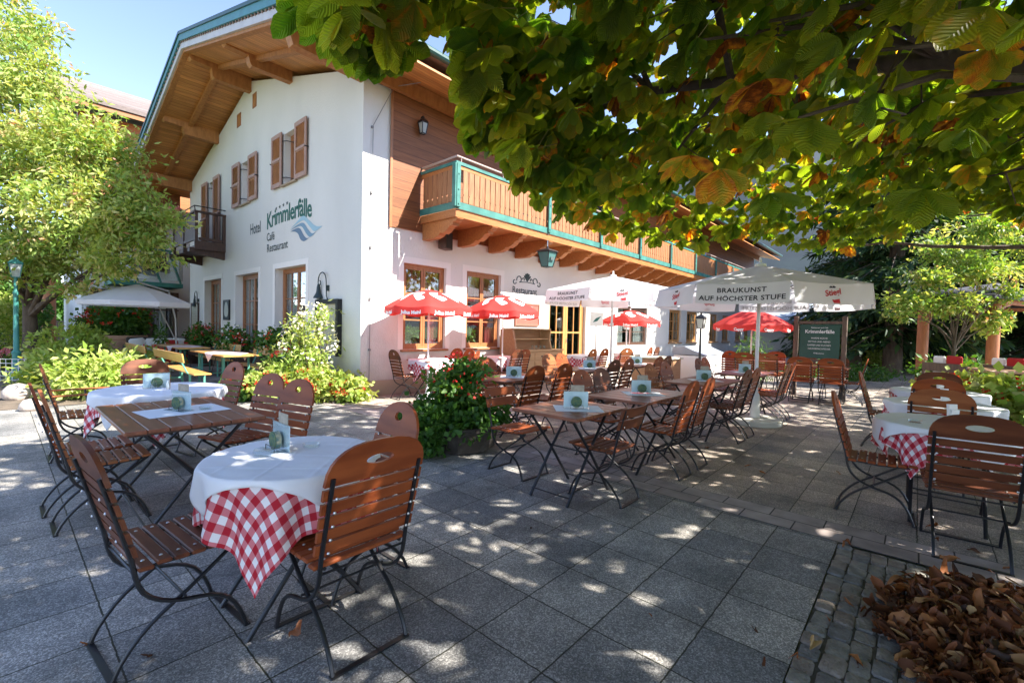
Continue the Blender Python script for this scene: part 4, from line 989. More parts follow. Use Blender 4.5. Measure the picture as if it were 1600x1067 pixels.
# chairs by the green notice board
wood_table(11.35, 12.0, 1.05, 2.15, 'dark bare table in front of the green notice board', n=5)
wood_table(12.3, 12.95, 2.45, 3.35, 'dark bare table left of the green notice board', n=5)
for x, y, f, l in ((11.0, 1.83, 0, 'red wide chair left of two in the front row below the green board'), (11.0, 1.30, 0, 'red wide chair right of two in the front row below the green board'),
                   (12.45, 1.95, 180, 'pale pink looking chair left of two behind the table below the green board'), (12.45, 1.35, 180, 'pale pink looking chair right of two behind the table below the green board'),
                   (11.85, 3.12, 0, 'red wide chair directly behind the big umbrella pole'), (11.85, 2.62, 0, 'red wide chair just right of the big umbrella pole'), (13.4, 2.75, 180, 'pale pink looking chair farther back, right of the umbrella pole')):
    chair('wide', x, y, f, l, 'wide red chairs by the notice board')
chair('narrow', 11.75, .74, 95, 'dark folding chair seen from the side at the right end below the green board', GR)
# right hand cloth tables
VB = math.atan2(.2, -4.92)
for i, (cx, l) in enumerate(((4.95, 'nearest'), (6.38, 'middle'), (7.78, 'farthest'))):
    round_table(cx, -.20, .43, f'{l} of three cloth covered tables at the right edge', VB+math.pi/4+.5+i*.3, VB+.35+i*.3, f'white cloth on the {l} of three tables at the right edge', f'checkered cloth under the white one on the {l} of three tables at the right edge', 60+i*7)
    q = MB(); q.M = Matrix.Rotation(.1, 4, 'Y'); q.box(-.012, .012, -.03, .03, 0, .15); q.M = Matrix.Rotation(-.15, 4, 'Y'); q.box(.0, .012, -.035, .02, 0, .11); q.M = None
    o = q.build('folded_napkins', mCush, None); o.location = (cx+.02, -.22, .748); o.rotation_euler = (0, 0, .6); tag(o, f'upright folded napkins on the {l} of three tables at the right edge', 'napkins', 'napkins at the right edge')
ashtray(4.78, .0, .748, 'glass ashtray on the nearest table at the right edge')
chair('wide', 3.95, -.30, 4, 'large dark red chair from behind at the right edge, nearest there', GR)
chair('wide', 5.62, -.17, 2, 'second chair seen from behind in the right hand row, holding napkins beyond', GR)
chair('wide', 7.0, -.18, 0, 'third chair seen from behind in the right hand row', GR)
chair('wide', 8.45, -.22, 180, 'last chair in the right hand row, facing us', GR)
chair('narrow', 4.68, .54, 272, 'round topped chair with empty seat left of the nearest right hand table', GR)
chair('narrow', 7.52, .58, 268, 'chair left of the farthest right hand table, in front of the geraniums', GR)
chair('arm', 5.95, -1.35, 95, 'orange brown folding armchair leaning in from the right edge', GR)
for x, y, f, l in ((10.2, -2.1, 180, 'left one of two wide chairs behind the geraniums'), (10.6, -2.45, 180, 'right one of two wide chairs behind the geraniums')): chair('wide', x, y, f, l, GR)

# beer benches by the gable wall
def beer_set(y0, y1, where, cloth_=True):
    L = y1-y0; cy = (y0+y1)/2
    t = thing('beer_table', 'long honey coloured beer garden table '+where, 'table', (3.15, cy, 0), 0, 'beer garden tables')
    q = MB(); q.box(-.32, .32, -L/2, L/2, .735, .765, bev=.006); q.build('tabletop', mBeer, t)
    for s in (-1, 1):
        for sx in (-1, 1):
            q = MB(); q.box(sx*.22-.018, sx*.22+.018, s*(L/2-.32)-.01, s*(L/2-.32)+.01, .0, .733); q.build('leg', mBeerG, t)
        q = MB(); q.box(-.2, .2, s*(L/2-.32)-.008, s*(L/2-.32)+.008, .25, .275); q.box(-.2, .2, s*(L/2-.32)-.008, s*(L/2-.32)+.008, .70, .732); q.build('cross_bar', mBeerG, t)
        q = MB(); q.tube([(0, s*(L/2-.33), .26), (0, s*(L/2-.75), .73)], .007, 5); q.build('brace', mIron, t)
    for bx, s in ((2.50, 1), (3.83, -1)):
        b = thing('beer_bench', ('bench with backrest, near side of the beer table ' if s > 0 else 'bench with backrest, wall side of the beer table ')+where, 'bench', (bx, cy, 0), 0, 'beer garden benches')
        q = MB(); q.box(-.14, .14, -L/2, L/2, .42, .448, bev=.006); q.build('seat', mBeer, b)
        q = MB(); q.M = Matrix.Translation((-s*.19, 0, 0)) @ Matrix.Rotation(-s*.15, 4, 'Y'); q.box(-.012, .012, -L/2, L/2, .66, .83, bev=.006); q.M = None; q.build('backrest', mBeer, b)
        for k in (-1, 1):
            q = MB(); yy = k*(L/2-.35)
            q.box(-.13, -.10, yy-.012, yy+.012, 0, .418); q.box(.10, .13, yy-.012, yy+.012, 0, .418); q.box(-.10, .10, yy-.008, yy+.008, .2, .225); q.build('leg', mBeerG, b)
            q = MB(); q.tube([(s*.10, yy, .41), (-s*.12, yy, .40), (-s*.17, yy, .47), (-s*.235, yy, .62), (-s*.285, yy, .8)], .014, 6); q.build('back_support', mBeerG, b)
    if cloth_:
        q = MB(); n = 14
        q.M = Matrix.Translation((3.15, cy+.1, .767)) @ Matrix.Rotation(math.pi/4, 4, 'Z'); q.M = None
        pts = []
        import itertools
        N = 16
        for i in range(N+1):
            for j in range(N+1):
                u, v = (-.36+.72*i/N), (-.36+.72*j/N); x, y = (u-v)*.7071, (u+v)*.7071; z = .7672
                if abs(x) > .33: z -= (abs(x)-.33)*.98; x = math.copysign(.33+.02*(abs(x)-.33), x)
                q.v.append((3.15+x, cy+.0+y*1.5-.25, z))
        for i in range(N):
            for j in range(N): a = i*(N+1)+j; q.f.append((a, a+N+1, a+N+2, a+1)); q.mi.append(0)
        tag(q.build('table_runner', mLinenP, None, smooth='all'), 'pale cloth laid cornerwise on the beer table '+where, 'tablecloth', 'pale cloths on beer tables')
beer_set(9.75, 12.0, 'nearest the corner of the building')
beer_set(12.9, 15.1, 'farther along the gable wall')

# ------------------------------------------------------------------ umbrellas
def big_umbrella(cx, cy, R, zr, za, phase, label, val=.29):
    t = thing('market_umbrella', label, 'umbrella', (cx, cy, 0), 0, 'large white beer garden umbrellas'); n = 8
    corner = [(R*math.cos(phase+math.pi/4*k), R*math.sin(phase+math.pi/4*k)) for k in range(n)]
    q = MB(); N = 8
    def P(k, s, f):       # k panel, s along the edge, f from top to rim
        a, b = corner[k], corner[(k+1) % n]; x, y = a[0]+(b[0]-a[0])*s, a[1]+(b[1]-a[1])*s
        sag = .05*math.sin(math.pi*f)*math.sin(math.pi*s)+.035*f*math.sin(math.pi*s)
        z = za+(zr-za)*(f**1.06)-sag*.6; return (x*f*(1-.02*math.sin(math.pi*s)), y*f*(1-.02*math.sin(math.pi*s)), z)
    for k in range(n):
        base = len(q.v)
        for i in range(N+1):
            for j in range(N+1): q.v.append(P(k, i/N, .03+.97*j/N))
        for i in range(N):
            for j in range(N): a = base+i*(N+1)+j; q.f.append((a, a+1, a+N+2, a+N+1)); q.mi.append(0)
    can = q.build('canopy', mUmbW, t, smooth='all')
    q = MB(); q.lathe([(.09, za-.03), (.08, za+.02), (.02, za+.05)], 12); q.lathe([(.02, za+.05), (.02, za+.12), (.0, za+.125)], 8); q.build('finial', mWhiteP, t, smooth=40)
    for k in range(n):       # valance: a curtain on each side, flared a little, with its print
        a, b = corner[k], corner[(k+1) % n]; mx, my = (a[0]+b[0])/2, (a[1]+b[1])/2; nl = math.hypot(mx, my); ox, oy = mx/nl, my/nl
        def V(s, d, off=.0):     # s 0..1 along (seen from outside, left to right = increasing angle reversed), d drop 0..1
            p = P(k, s, 1.0); e = d*val; fl = .05*d+.02*math.sin(s*9+k)*d
            return (p[0]+ox*(fl+off), p[1]+oy*(fl+off), p[2]-e-.012*math.sin(s*math.pi)*0)
        q = MB(); M_ = 14
        for i in range(M_+1):
            s = .012+.976*i/M_
            for j in range(4): q.v.append(V(s, j/3))
        for i in range(M_):
            for j in range(3): a_ = i*4+j; q.f.append((a_, a_+1, a_+5, a_+4)); q.mi.append(0)
        v = q.build('valance', mUmbW, t, smooth='all')
        W = math.hypot(b[0]-a[0], b[1]-a[1])
        def fn(x, y, z):     # flat text: x from 0 centre, y up from valance bottom
            s = .5+x/W; return V(max(.0, min(1, s)), 1-y/val, .006)
        def fi(x, y, z): s = .5+x/W; return V(max(.0, min(1, s)), 1-y/val, -.004)
        if k % 2 == 0:
            text('BRAUKUNST', .062, mTextB, v, lambda x, y, z: fn(x, y+.155, z), 'lettering', 1.12, bold=.002, sp=1.1, align='CENTER', sub=1)
            text('BRAUKUNST', .062, mShowB, v, lambda x, y, z: fi(x, y+.155, z), 'print_through', 1.12, sp=1.1, align='CENTER', sub=1)
            text('AUF HÖCHSTER STUFE', .062, mShowB, v, lambda x, y, z: fi(x, y+.045, z), 'print_through', 1.10, sp=1.05, align='CENTER', sub=1)
            text('AUF HÖCHSTER STUFE', .062, mTextB, v, lambda x, y, z: fn(x, y+.045, z), 'lettering', 1.10, bold=.002, sp=1.05, align='CENTER', sub=1)
        else:
            text('Stiegl', .076, mTextR, v, lambda x, y, z: fn(x, y+.122+x*.16, z), 'lettering', 1.0, bold=.002, align='CENTER')
            text('Stiegl', .070, mShowR, v, lambda x, y, z: fi(x, y+.125+x*.16, z), 'print_through', 1.0, bold=.005, align='CENTER', sub=1)
            def emb(pts, m_):
                e = MB(); e.quad(*[fn(x, y, 0) for x, y in pts]); e.build('emblem', m_, v)
            emb([(-.035, .066), (.0, .063), (.075, .078), (.075, .02), (-.015, .02)], mTextR)
            emb([(-.05, .222), (-.02, .242), (0, .228), (.02, .245), (.05, .230), (.04, .216), (-.04, .214)], mTextB)
    for k in range(n):
        c = corner[k]; q = MB(); q.tube([(c[0]*.05, c[1]*.05, za-.09), (c[0]*.98, c[1]*.98, zr-.035)], .011, 5); rb_ = q.build('rib', mPole, t)
        q = MB(); q.tube([(c[0]*.025, c[1]*.025, za-.50), (c[0]*.52, c[1]*.52, za+(zr-za)*.52-.06)], .009, 5); q.build('strut', mPole, rb_)
    q = MB(); q.tube([(0, 0, .45), (0, 0, za)], .028, 12); q.build('pole', mPole, t, smooth=60)
    q = MB(); q.lathe([(.05, za-.56), (.05, za-.48)], 12); q.build('runner', mBrownD, t)
    q = MB(); q.lathe([(.38, .0), (.39, .02), (.39, .075), (.375, .09), (.0, .092)], 40); ba = q.build('base', mConc, t, smooth=30)
    q = MB(); q.lathe([(.075, .09), (.068, .35), (.062, .43), (.035, .50), (.03, .56)], 20); q.build('base_sleeve', mWhiteP, t, smooth=40)
    return t
UMB_PH = R_(27+45)
big_umbrella(7.96, 1.90, 1.51, 2.09, 2.48, UMB_PH, 'large white beer garden umbrella standing on a pale round base in the open', .27)
big_umbrella(9.82, 5.53, 1.70, 2.30, 2.70, R_(14+45), 'large white beer garden umbrella farther back before the restaurant door', .27)

def red_umbrella(cx, cy, R, zr, za, phase, label, word, emblem=True, val=.14):
    t = thing('red_parasol', label, 'parasol', (cx, cy, 0), 0, 'red parasols by the wall'); n = 8
    def P(th, f):
        k = (th-phase)/(math.pi/4); s = k-math.floor(k); c = math.cos(math.pi/8)/math.cos((s-.5)*math.pi/4)
        r = R*f*c; z = za-(za-zr)*(f**1.55)-.03*math.sin(math.pi*s)*f*f; return (r*math.cos(th), r*math.sin(th), z)
    q = MB(); NT, NF = 64, 10
    for i in range(NT):
        for j in range(NF+1): q.v.append(P(phase+2*math.pi*i/NT, .02+.98*j/NF))
    for i in range(NT):
        for j in range(NF): a, b = i*(NF+1)+j, ((i+1) % NT)*(NF+1)+j; q.f.append((a, a+1, b+1, b)); q.mi.append(0)
    q.build('canopy', mUmbR, t, smooth='all')
    q = MB()
    for i in range(NT+1):
        th = phase+2*math.pi*i/NT; p = P(th, 1.0); wv = .5+.5*math.cos((i % 8)/8*2*math.pi)
        for d in (0, .5, 1): q.v.append((p[0]*(1+.012*d), p[1]*(1+.012*d), p[2]-val*d*(1-.12*wv)))
    for i in range(NT):
        for j in range(2): a = i*3+j; q.f.append((a, a+1, a+4, a+3)); q.mi.append(0)
    q.build('valance', mUmbR, t, smooth='all')
    for k in range(n):
        thc = phase+math.pi/4*(k+.5); fr = P(thc, 1.0); rr = math.hypot(fr[0], fr[1])
        def fn(x, y, z): th = thc+x/rr; p = P(th, 1.0); return (p[0]*1.018, p[1]*1.018, p[2]-val+.02+y)
        text(word, .062, mTextW, t, fn, 'lettering', .92, bold=.004, align='CENTER')
        if emblem:      # white head-in-a-cap emblem, simplified
            e = MB()
            def S(x, y): f = .50+y; th = thc+x/(R*max(f, .1)); p = P(th, f); return (p[0]*1.004, p[1]*1.004, p[2]+.006)
            N = 6
            shape = [((-.13, .20), (-.02, .23)), ((-.15, .12), (.06, .22)), ((-.13, .04), (.04, .16)), ((-.08, -.03), (.0, .08)), ((-.03, -.10), (.09, .02)), ((.02, -.15), (.14, -.04)), ((.05, -.17), (.16, -.10))]
            base = len(e.v)
            for l_, r_ in shape:
                for j in range(5): f = j/4; e.v.append(S((l_[0]*(1-f)+r_[0]*f)*.95, -(l_[1]*(1-f)+r_[1]*f)+.10))
            for i in range(len(shape)-1):
                for j in range(4): a = i*5+j; e.f.append((a, a+1, a+6, a+5)); e.mi.append(0)
            e.build('emblem', mTextW, t)
        q = MB(); th = phase+math.pi/4*k; p = P(th, .98); q.tube([(0, 0, za-.05), (p[0]*.5, p[1]*.5, P(th, .5)[2]-.02), (p[0], p[1], p[2]-.02)], .006, 5); rb_ = q.build('rib', mWhiteP, t)
    q = MB(); q.tube([(0, 0, .0), (0, 0, za+.06)], .016, 10); q.build('pole', mWhiteP, t)
    q = MB(); q.lathe([(.2, .0), (.2, .05), (.05, .08), (.03, .2)], 20); q.build('base', mWhiteP, t, smooth=40)
    return t
red_umbrella(5.62, 7.18, .84, 1.77, 2.12, .1, 'red parasol with white emblem nearest the corner of the building', 'Julius Meinl')
red_umbrella(7.40, 6.85, .84, 1.77, 2.12, .25, 'red parasol with white emblem in front of the second window', 'Julius Meinl')
red_umbrella(11.95, 6.15, .86, 1.68, 1.98, .1, 'small looking red parasol beyond the white umbrella, by the framed shop window', 'Julius Meinl')
red_umbrella(12.2, 3.05, .86, 1.62, 1.98, .3, 'red parasol with white ribs beyond the big umbrella pole', 'Cappy', False)

# cantilever parasol and closed one at the left
t = thing('cantilever_parasol', 'wide white cantilever parasol over the lounge corner at the far left', 'parasol', (*atd(214, 11.6), 0), 0, 'white lounge parasols'); t.scale = (.76, .76, .90)
q = MB(); n = 8; R = 1.55
for k in range(n):
    a, b = math.pi/4*k+.2, math.pi/4*(k+1)+.2
    for f0, f1 in ((0.02, .5), (.5, 1)):
        q.quad(*[(R*f*math.cos(th), R*f*math.sin(th), 2.55-.5*f**1.3) for th, f in ((a, f0), (a, f1), (b, f1), (b, f0))])
    q.quad(*[(R*math.cos(th), R*math.sin(th), z) for th, z in ((a, 2.05), (a, 1.93), (b, 1.93), (b, 2.05))])
q.build('canopy', mUmbW, t, smooth=50)
q = MB(); q.tube([(1.35, 1.2, .05), (1.3, 1.15, 1.6), (1.05, .95, 2.45), (.0, 0, 2.62)], .028, 8); q.tube([(1.33, 1.18, .9), (.55, .5, 2.2)], .018, 6); q.build('arm', mPole, t, smooth=50)
q = MB(); q.lathe([(.4, 0), (.4, .08), (.05, .1)], 20, cx=1.35, cy=1.2); q.build('base', mConc, t)
t = thing('closed_parasol', 'folded white parasol on a pole left of the big terracotta tub', 'parasol', (*atd(137, 16), 0), 0, 'white lounge parasols')
q = MB(); q.lathe([(.05, 2.35), (.10, 2.25), (.10, 1.9), (.15, 1.45), (.10, 1.35), (.17, 1.15), (.12, 1.1)], 10); q.build('canopy', mUmbW, t, smooth=60)
q = MB(); q.tube([(0, 0, 0), (0, 0, 2.4)], .025, 8); q.build('pole', mPole, t)

# ================================================================== lamps, boards, sideboard
def lantern_body(t, z0, h, r0, r1, matl=mIron, glass=None, n=4):
    """tapered glazed lantern: frame edges, panes, roof"""
    q = MB(); P = lambda r, z: [(r*math.cos(math.pi/4+math.pi/2*k), r*math.sin(math.pi/4+math.pi/2*k), z) for k in range(4)]
    a, b = P(r0, z0), P(r1, z0+h)
    for k in range(4): q.tube([a[k], b[k]], .011, 4); q.tube([a[k], a[(k+1) % 4]], .010, 4); q.tube([b[k], b[(k+1) % 4]], .012, 4)
    q.build('lantern_frame', matl, t)
    q = MB(); q.lathe([(r1*1.22, z0+h+.005), (r1*.9, z0+h+.05), (.03, z0+h+.10), (.02, z0+h+.14), (0, z0+h+.145)], 4); 
    q.v = [(x*math.cos(math.pi/4)-y*math.sin(math.pi/4), x*math.sin(math.pi/4)+y*math.cos(math.pi/4), z) for x, y, z in q.v]; q.build('lantern_roof', matl, t)
    q = MB(); a, b = P(r0*.96, z0+.01), P(r1*.96, z0+h-.01)
    for k in range(4): q.quad(a[k], a[(k+1) % 4], b[(k+1) % 4], b[k])
    q.build('lantern_glass', glass or mFrost, t)
mFrost = mat('frosted_glass', (.62, .66, .64), .3, transl=.5)
mFrostG = mat('green_glass', (.10, .22, .21), .2, transl=.3)
t = thing('hanging_lantern', 'black green glazed lantern hanging from the long balcony on a chain', 'lantern', (9.02, BY-.02, 0))
lantern_body(t, 2.93, .36, .14, .24, mIron, mFrostG)
q = MB(); q.tube([(0, 0, 3.42), (0, 0, 3.72)], .009, 6); q.tube([(0, 0, 3.72), (0, 0, 3.80)], .02, 6); q.build('chain', mSteel, t)
q = MB(); q.box(-.07, .07, -.165, -.155, 3.08, 3.16); q.build('lantern_plate', mTextD, t)
t = thing('wall_lantern', 'small black lantern on the timber wall above the balcony corner', 'lantern', (5.95, WY-.15, 0))
lantern_body(t, 5.42, .22, .06, .10, mIron); q = MB(); q.tube([(0, .13, 5.62), (0, .05, 5.78), (0, 0, 5.76)], .012, 6); q.build('bracket', mIron, t)
t = thing('loudspeaker_box', 'dark brown box loudspeaker on the pink lit wall under the balcony corner', 'loudspeaker', (6.62, WY-.14, 3.30))
q = MB(); q.M = Matrix.Rotation(.35, 4, 'Z'); q.box(-.15, .15, -.1, .1, -.19, .19, bev=.01); q.build('cabinet', mBrownD, t)
q = MB(); q.M = Matrix.Rotation(.35, 4, 'Z'); q.box(-.13, .13, -.106, -.101, -.17, .17); q.build('grille', mDark, t)
for (yy, zz, sc, l) in ((9.62, 2.10, 1., 'dark curled gooseneck lamp on the gable wall near the building corner'), (18.9, 2.05, .95, 'dark curled gooseneck lamp on the gable wall at its far left end')):
    t = thing('gooseneck_lamp', l, 'wall lamp', (WX, yy, zz), 0, 'gooseneck lamps'); t.scale = (sc,)*3
    pts = [(-.03, -.28, -.12)]+[(-.05-.02*k/8, -.28+.0*k, -.05+.3*k/8) for k in range(5)]
    arc = [(-.06, -.28+.18*(1-math.cos(a))*1., .20+.20*math.sin(a)) for a in np.linspace(0, math.pi, 10)]
    curl = [(-.06, .08-.08*k*.0+.06*math.cos(a)-.06-.0, .20-.05*math.sin(a)*1-.02) for k, a in enumerate(np.linspace(0, 4.5, 8))]
    q = MB(); q.tube([(-.02, -.28, -.2)]+[(-.05, -.28, -.1)]+arc+curl, .012, 6); q.box(-.05, -.001, -.31, -.25, .0, .12); q.build('arm', mIronG, t, smooth=60)
    q = MB(); q.lathe([(.02, .16), (.035, .10), (.045, .0), (.055, -.04), (.105, -.13), (.108, -.145), (.09, -.145)], 16, cx=-.06, cy=.06); q.build('shade', mIronG, t, smooth=40)
    q = MB(); q.lathe([(.0, -.19), (.03, -.18), (.04, -.15), (.03, -.14)], 12, cx=-.06, cy=.06); q.build('bulb', mFrost, t, smooth=60)
# boards on the gable
def board(name, label, M_, x0, x1, z0, z1, fr, face, lines, th=.05, cat='sign', tm=mTextW, arch=False):
    t = thing(name, label, cat, (0, 0, 0)); q = MB(); q.M = M_; f = .04
    q.box(x0, x0+f, -th, -.002, z0, z1); q.box(x1-f, x1, -th, -.002, z0, z1); q.box(x0+f, x1-f, -th, -.002, z1-f, z1); q.box(x0+f, x1-f, -th, -.002, z0, z0+f); q.build('frame', fr, t)
    q = MB(); q.M = M_; q.box(x0+f, x1-f, -th*.7, -.003, z0+f, z1-f); q.build('panel', face, t)
    for s, h, z, xs in lines: text(s, h, tm, t, lambda x, y, zz: tuple(M_ @ Vector(((x0+x1)/2+x, -th*.7-.003, z+y))), 'lettering', xs, align='CENTER')
    return t
mMenuP = mat('menu_paper', (.52, .50, .38), .7, (.45, .42, .3), 20)
board('menu_board', 'tall framed menu board on the gable wall beside the far gooseneck lamp', GAB, -19.45, -18.6, 1.10, 2.03, mBrownD, mMenuP, [('SPEISEKARTE', .05, 1.9, .9)]+[('~~~ ~~~~~~ ~~~~', .035, 1.8-.085*k, .9) for k in range(7)], tm=mTextD)
t = board('picture_board', 'dark round cornered board with a pale head picture between two gable windows', GAB, -15.95, -15.45, 1.45, 2.06, mIron, mIronG, [])
q = MB(); q.M = GAB; q.prism([(-15.70+.17*math.cos(a)*(1-.3*math.sin(a)), 1.77+.23*math.sin(a)) for a in np.linspace(0, 6.2, 18)], 'y', -.045, -.036); q.build('picture', mat('pale_figure', (.5, .52, .46), .7), t)
t = thing('wall_notice_case', 'dark framed notice case on the gable wall behind the tall white flowers', 'notice case')
q = MB(); q.M = GAB; q.box(-9.75, -9.66, -.10, -.002, .75, 1.92); q.box(-8.86, -8.77, -.10, -.002, .75, 1.92); q.box(-9.66, -8.86, -.10, -.002, 1.83, 1.92); q.build('frame', mIron, t)
q = MB(); q.M = GAB; q.box(-9.65, -8.87, -.03, -.003, .8, 1.82); q.build('panel', mMenuP, t)
board('wooden_menu_sign', 'brown wooden sign with pale lines of text beside the restaurant door', SID, 9.14, 10.16, 1.48, 2.09, mat('sign_brown', (.34, .13, .09), .6), mat('sign_brown2', (.30, .11, .08), .6, (.26, .09, .065), 4), [(s, .05, 1.95-.078*k, .9) for k, s in enumerate(('TAGESKARTE', 'SUPPEN', 'SALATE', 'FISCH', 'KUCHEN'))])
# sideboard
t = thing('pine_sideboard', 'pale pine serving sideboard with open hutch by the restaurant door', 'sideboard', (0, 0, 0))
sx0, sx1, sy0, sy1 = 8.45, 10.35, 7.35, 7.85
q = MB(); q.box(sx0+.05, sx1, sy0, sy1, .05, .82); q.build('cabinet', mPine, t)
q = MB(); q.box(sx0, sx1+.05, sy0-.04, sy1, .822, .86, bev=.008); q.build('worktop', mPine, t)
q = MB(); q.prism([(sy0-.02, .0), (sy0-.02, .9), (sy0+.02, 1.1), (sy0+.1, 1.38), (sy1, 1.38), (sy1, 0)], 'x', sx0-.06, sx0-.002); q.build('side_panel', mPineD, t)
q = MB(); q.prism([(sy0+.1, .862), (sy0+.16, 1.1), (sy0+.14, 1.38), (sy1, 1.38), (sy1, .862)], 'x', sx1-.36, sx1-.32); q.build('side_panel', mPine, t)
q = MB(); q.box(sx0, sx1-.36, sy0+.12, sy1, 1.382, 1.41); q.build('hutch_top', mPine, t)
q = MB(); q.box(sx0, sx1-.37, sy0+.2, sy1-.03, 1.12, 1.14); q.build('shelf', mPine, t)
q = MB(); q.box(sx0, sx1-.37, sy1-.028, sy1-.01, .862, 1.38); q.build('back_panel', mPineD, t)
for k in range(3):
    q = MB(); x = sx0+.12+k*.6; q.box(x, x+.54, sy0-.015, sy0-.002, .60, .78, bev=.004); d_ = q.build('drawer', mPine, t); q = MB(); q.lathe([(.015, 0), (.02, .02), (0, .025)], 8); q.v = [(x+.27+a, sy0-.015-c, .69+b) for a, b, c in q.v]; q.build('knob', mBrownD, d_)
    q = MB(); q.box(x, x+.54, sy0-.015, sy0-.002, .10, .57, bev=.004); d_ = q.build('cabinet_door', mPine, t); q = MB(); q.lathe([(.015, 0), (.02, .02), (0, .025)], 8); q.v = [(x+.45+a, sy0-.015-c, .35+b) for a, b, c in q.v]; q.build('knob', mBrownD, d_)
for k in range(4):
    o = MB().lathe([(.03, 0), (.035, .11), (.031, .11), (.027, .01), (0, .01)], 12).build('water_glass', mAcryl, None, smooth=40); o.location = (9.25+.17*k, 7.5, .862); tag(o, 'small empty drinking glass in the row on the pine sideboard', 'glass', 'glasses on the sideboard')
# stone trough and grey cabinet at the wall
t = thing('wooden_trough', 'pale wooden counter box against the white wall under the lamp post', 'counter', (11.2, 5.0, 0))
q = MB(); q.box(-.35, .35, -.5, .5, .05, .72, bev=.01); q.build('body', mPineD, t); q = MB(); q.box(-.4, .4, -.55, .55, .722, .76, bev=.01); q.build('worktop', mMenuP, t)
t = thing('steel_grill_box', 'grey lidded stainless counter against the white wall behind the chairs', 'counter', (13.2, 4.6, 0))
q = MB(); q.box(-.9, .9, -.4, .4, .02, .78, bev=.01); q.build('body', mWhiteP, t); q = MB(); q.prism([(-.42, .80), (.42, .80), (.42, 1.0), (.1, 1.02)], 'x', -.92, .92); q.build('lid', mTin, t)
t = thing('lamp_post', 'short black lamp post with a frosted lantern in front of the white wall', 'lamp post', (11.3, 3.95, 0))
q = MB(); q.tube([(0, 0, 0), (0, 0, .1), (0, 0, .9), (0, 0, 1.5)], [.05, .035, .028, .022], 10); q.build('post', mIron, t, smooth=60); lantern_body(t, 1.50, .24, .085, .13, mIron)
t = thing('lamp_post', 'white lantern on a thin pole before the grey framed shop window', 'lamp post', (13.2, 6.9, 0))
q = MB(); q.tube([(0, 0, 0), (0, 0, 1.45)], .022, 8); q.build('post', mPole, t, smooth=60); lantern_body(t, 1.45, .24, .085, .13, mWhiteP)
t = thing('info_sign', 'small square white notice with a green mark on a pole by the door', 'sign', (10.05, 6.1, 0))
q = MB(); q.tube([(0, 0, 0), (0, 0, 1.75)], .015, 8); q.build('pole', mPole, t); q = MB(); q.M = Matrix.Rotation(-.7, 4, 'Z'); q.box(-.17, .17, -.03, -.016, 1.5, 1.85, bev=.004); q.build('plate', mWhiteP, t)
q = MB(); q.M = Matrix.Rotation(-.7, 4, 'Z'); q.quad((-.1, -.034, 1.6), (.02, -.034, 1.63), (.12, -.034, 1.76), (-.02, -.034, 1.7)); q.build('mark', mTealL, t)
t = thing('green_lamp_post', 'slim green cast iron lamp post among the shrubs at the left edge', 'lamp post', (.30, 15.3, 0))
q = MB(); q.lathe([(.11, 0), (.12, .12), (.08, .2), (.07, .55), (.085, .6), (.05, .66), (.042, 1.9), (.055, 1.95), (.035, 2.0), (.03, 2.3)], 14); q.build('post', mTeal, t, smooth=40); lantern_body(t, 2.3, .3, .09, .15, mTeal)
# the green notice board
t = thing('notice_board', 'green notice board with white writing between two weathered posts', 'notice board', (12.4, 1.69, 0))
for y in (-.46, .46): q = MB(); q.box(-.05, .05, y-.045, y+.045, 0, 1.83, bev=.008); q.build('post', mWoodGrey, t)
q = MB(); q.box(-.03, .03, -.414, .414, 1.66, 1.72); q.box(-.03, .03, -.414, .414, .80, .86); q.build('rail', mWoodGrey, t)
q = MB(); q.box(-.02, .02, -.38, .38, .88, 1.64); q.build('panel', mGreenB, t)
for s, h, z, xs, b_ in (('Restaurant und Café', .030, 1.56, .9, 0), ('Krimmlerfälle', .075, 1.45, .95, .002), ('WARME KÜCHE', .034, 1.32, .9, 0), ('MITTAG UND ABEND', .034, 1.24, .9, 0), ('KAFFEE UND KUCHEN', .034, 1.16, .9, 0), ('HAUSGEMACHTES EIS', .034, 1.08, .9, 0), ('Willkommen', .03, .98, .9, 0)):
    text(s, h, mTextW, t, lambda x, y, zz: (-.023, -x, z+y), 'lettering', xs, align='CENTER', bold=b_)

# ================================================================== lounge corner, tub, garden bits
t = thing('lounge_sofa', 'dark rattan sofa with a row of white cushions below the far window', 'sofa', (3.6, 18.2, 0))
q = MB(); q.box(-.9, .8, -.4, .4, .02, .38, bev=.03); q.box(-.9, .8, .28, .42, .38, .85, bev=.03); q.box(-.98, -.9, -.4, .42, .02, .62, bev=.02); q.build('frame', mRattan, t)
for k, (x, m_) in enumerate(((-.65, mCush), (-.25, mCush), (.1, mCush), (.42, mCush))):
    q = MB(); q.M = Matrix.Translation((x, .18, .62)) @ Matrix.Rotation(-.25, 4, 'X') @ Matrix.Rotation(.06*(k-2), 4, 'Y'); q.box(-.2, .2, -.07, .07, -.2, .2, bev=.05)
    o = q.build('white_cushion', m_, None, smooth=60); o.location = (3.6, 18.2, 0); tag(o, ['leftmost','second','third','rightmost'][k]+' white cushion on the dark rattan sofa', 'cushion', 'white cushions on the sofa')
for k, x in enumerate((.22, .72)):
    q = MB(); q.M = Matrix.Translation((x, .06, .60)) @ Matrix.Rotation(-.3, 4, 'X'); q.box(-.17, .17, -.06, .06, -.17, .17, bev=.05)
    o = q.build('red_cushion', mCushR, None, smooth=60); o.location = (3.6, 18.2, 0); tag(o, ('middle' if not k else 'right hand')+' red cushion on the dark rattan sofa', 'cushion', 'red cushions')
t = thing('flower_bowl', 'pale bowl with a thin plant on the low table by the sofa', 'bowl', (3.2, 16.6, .5)); q = MB(); q.lathe([(.08, 0), (.2, .1), (.22, .2), (.2, .2), (0, .12)], 20); q.build('bowl', mTerra, t, smooth=40)
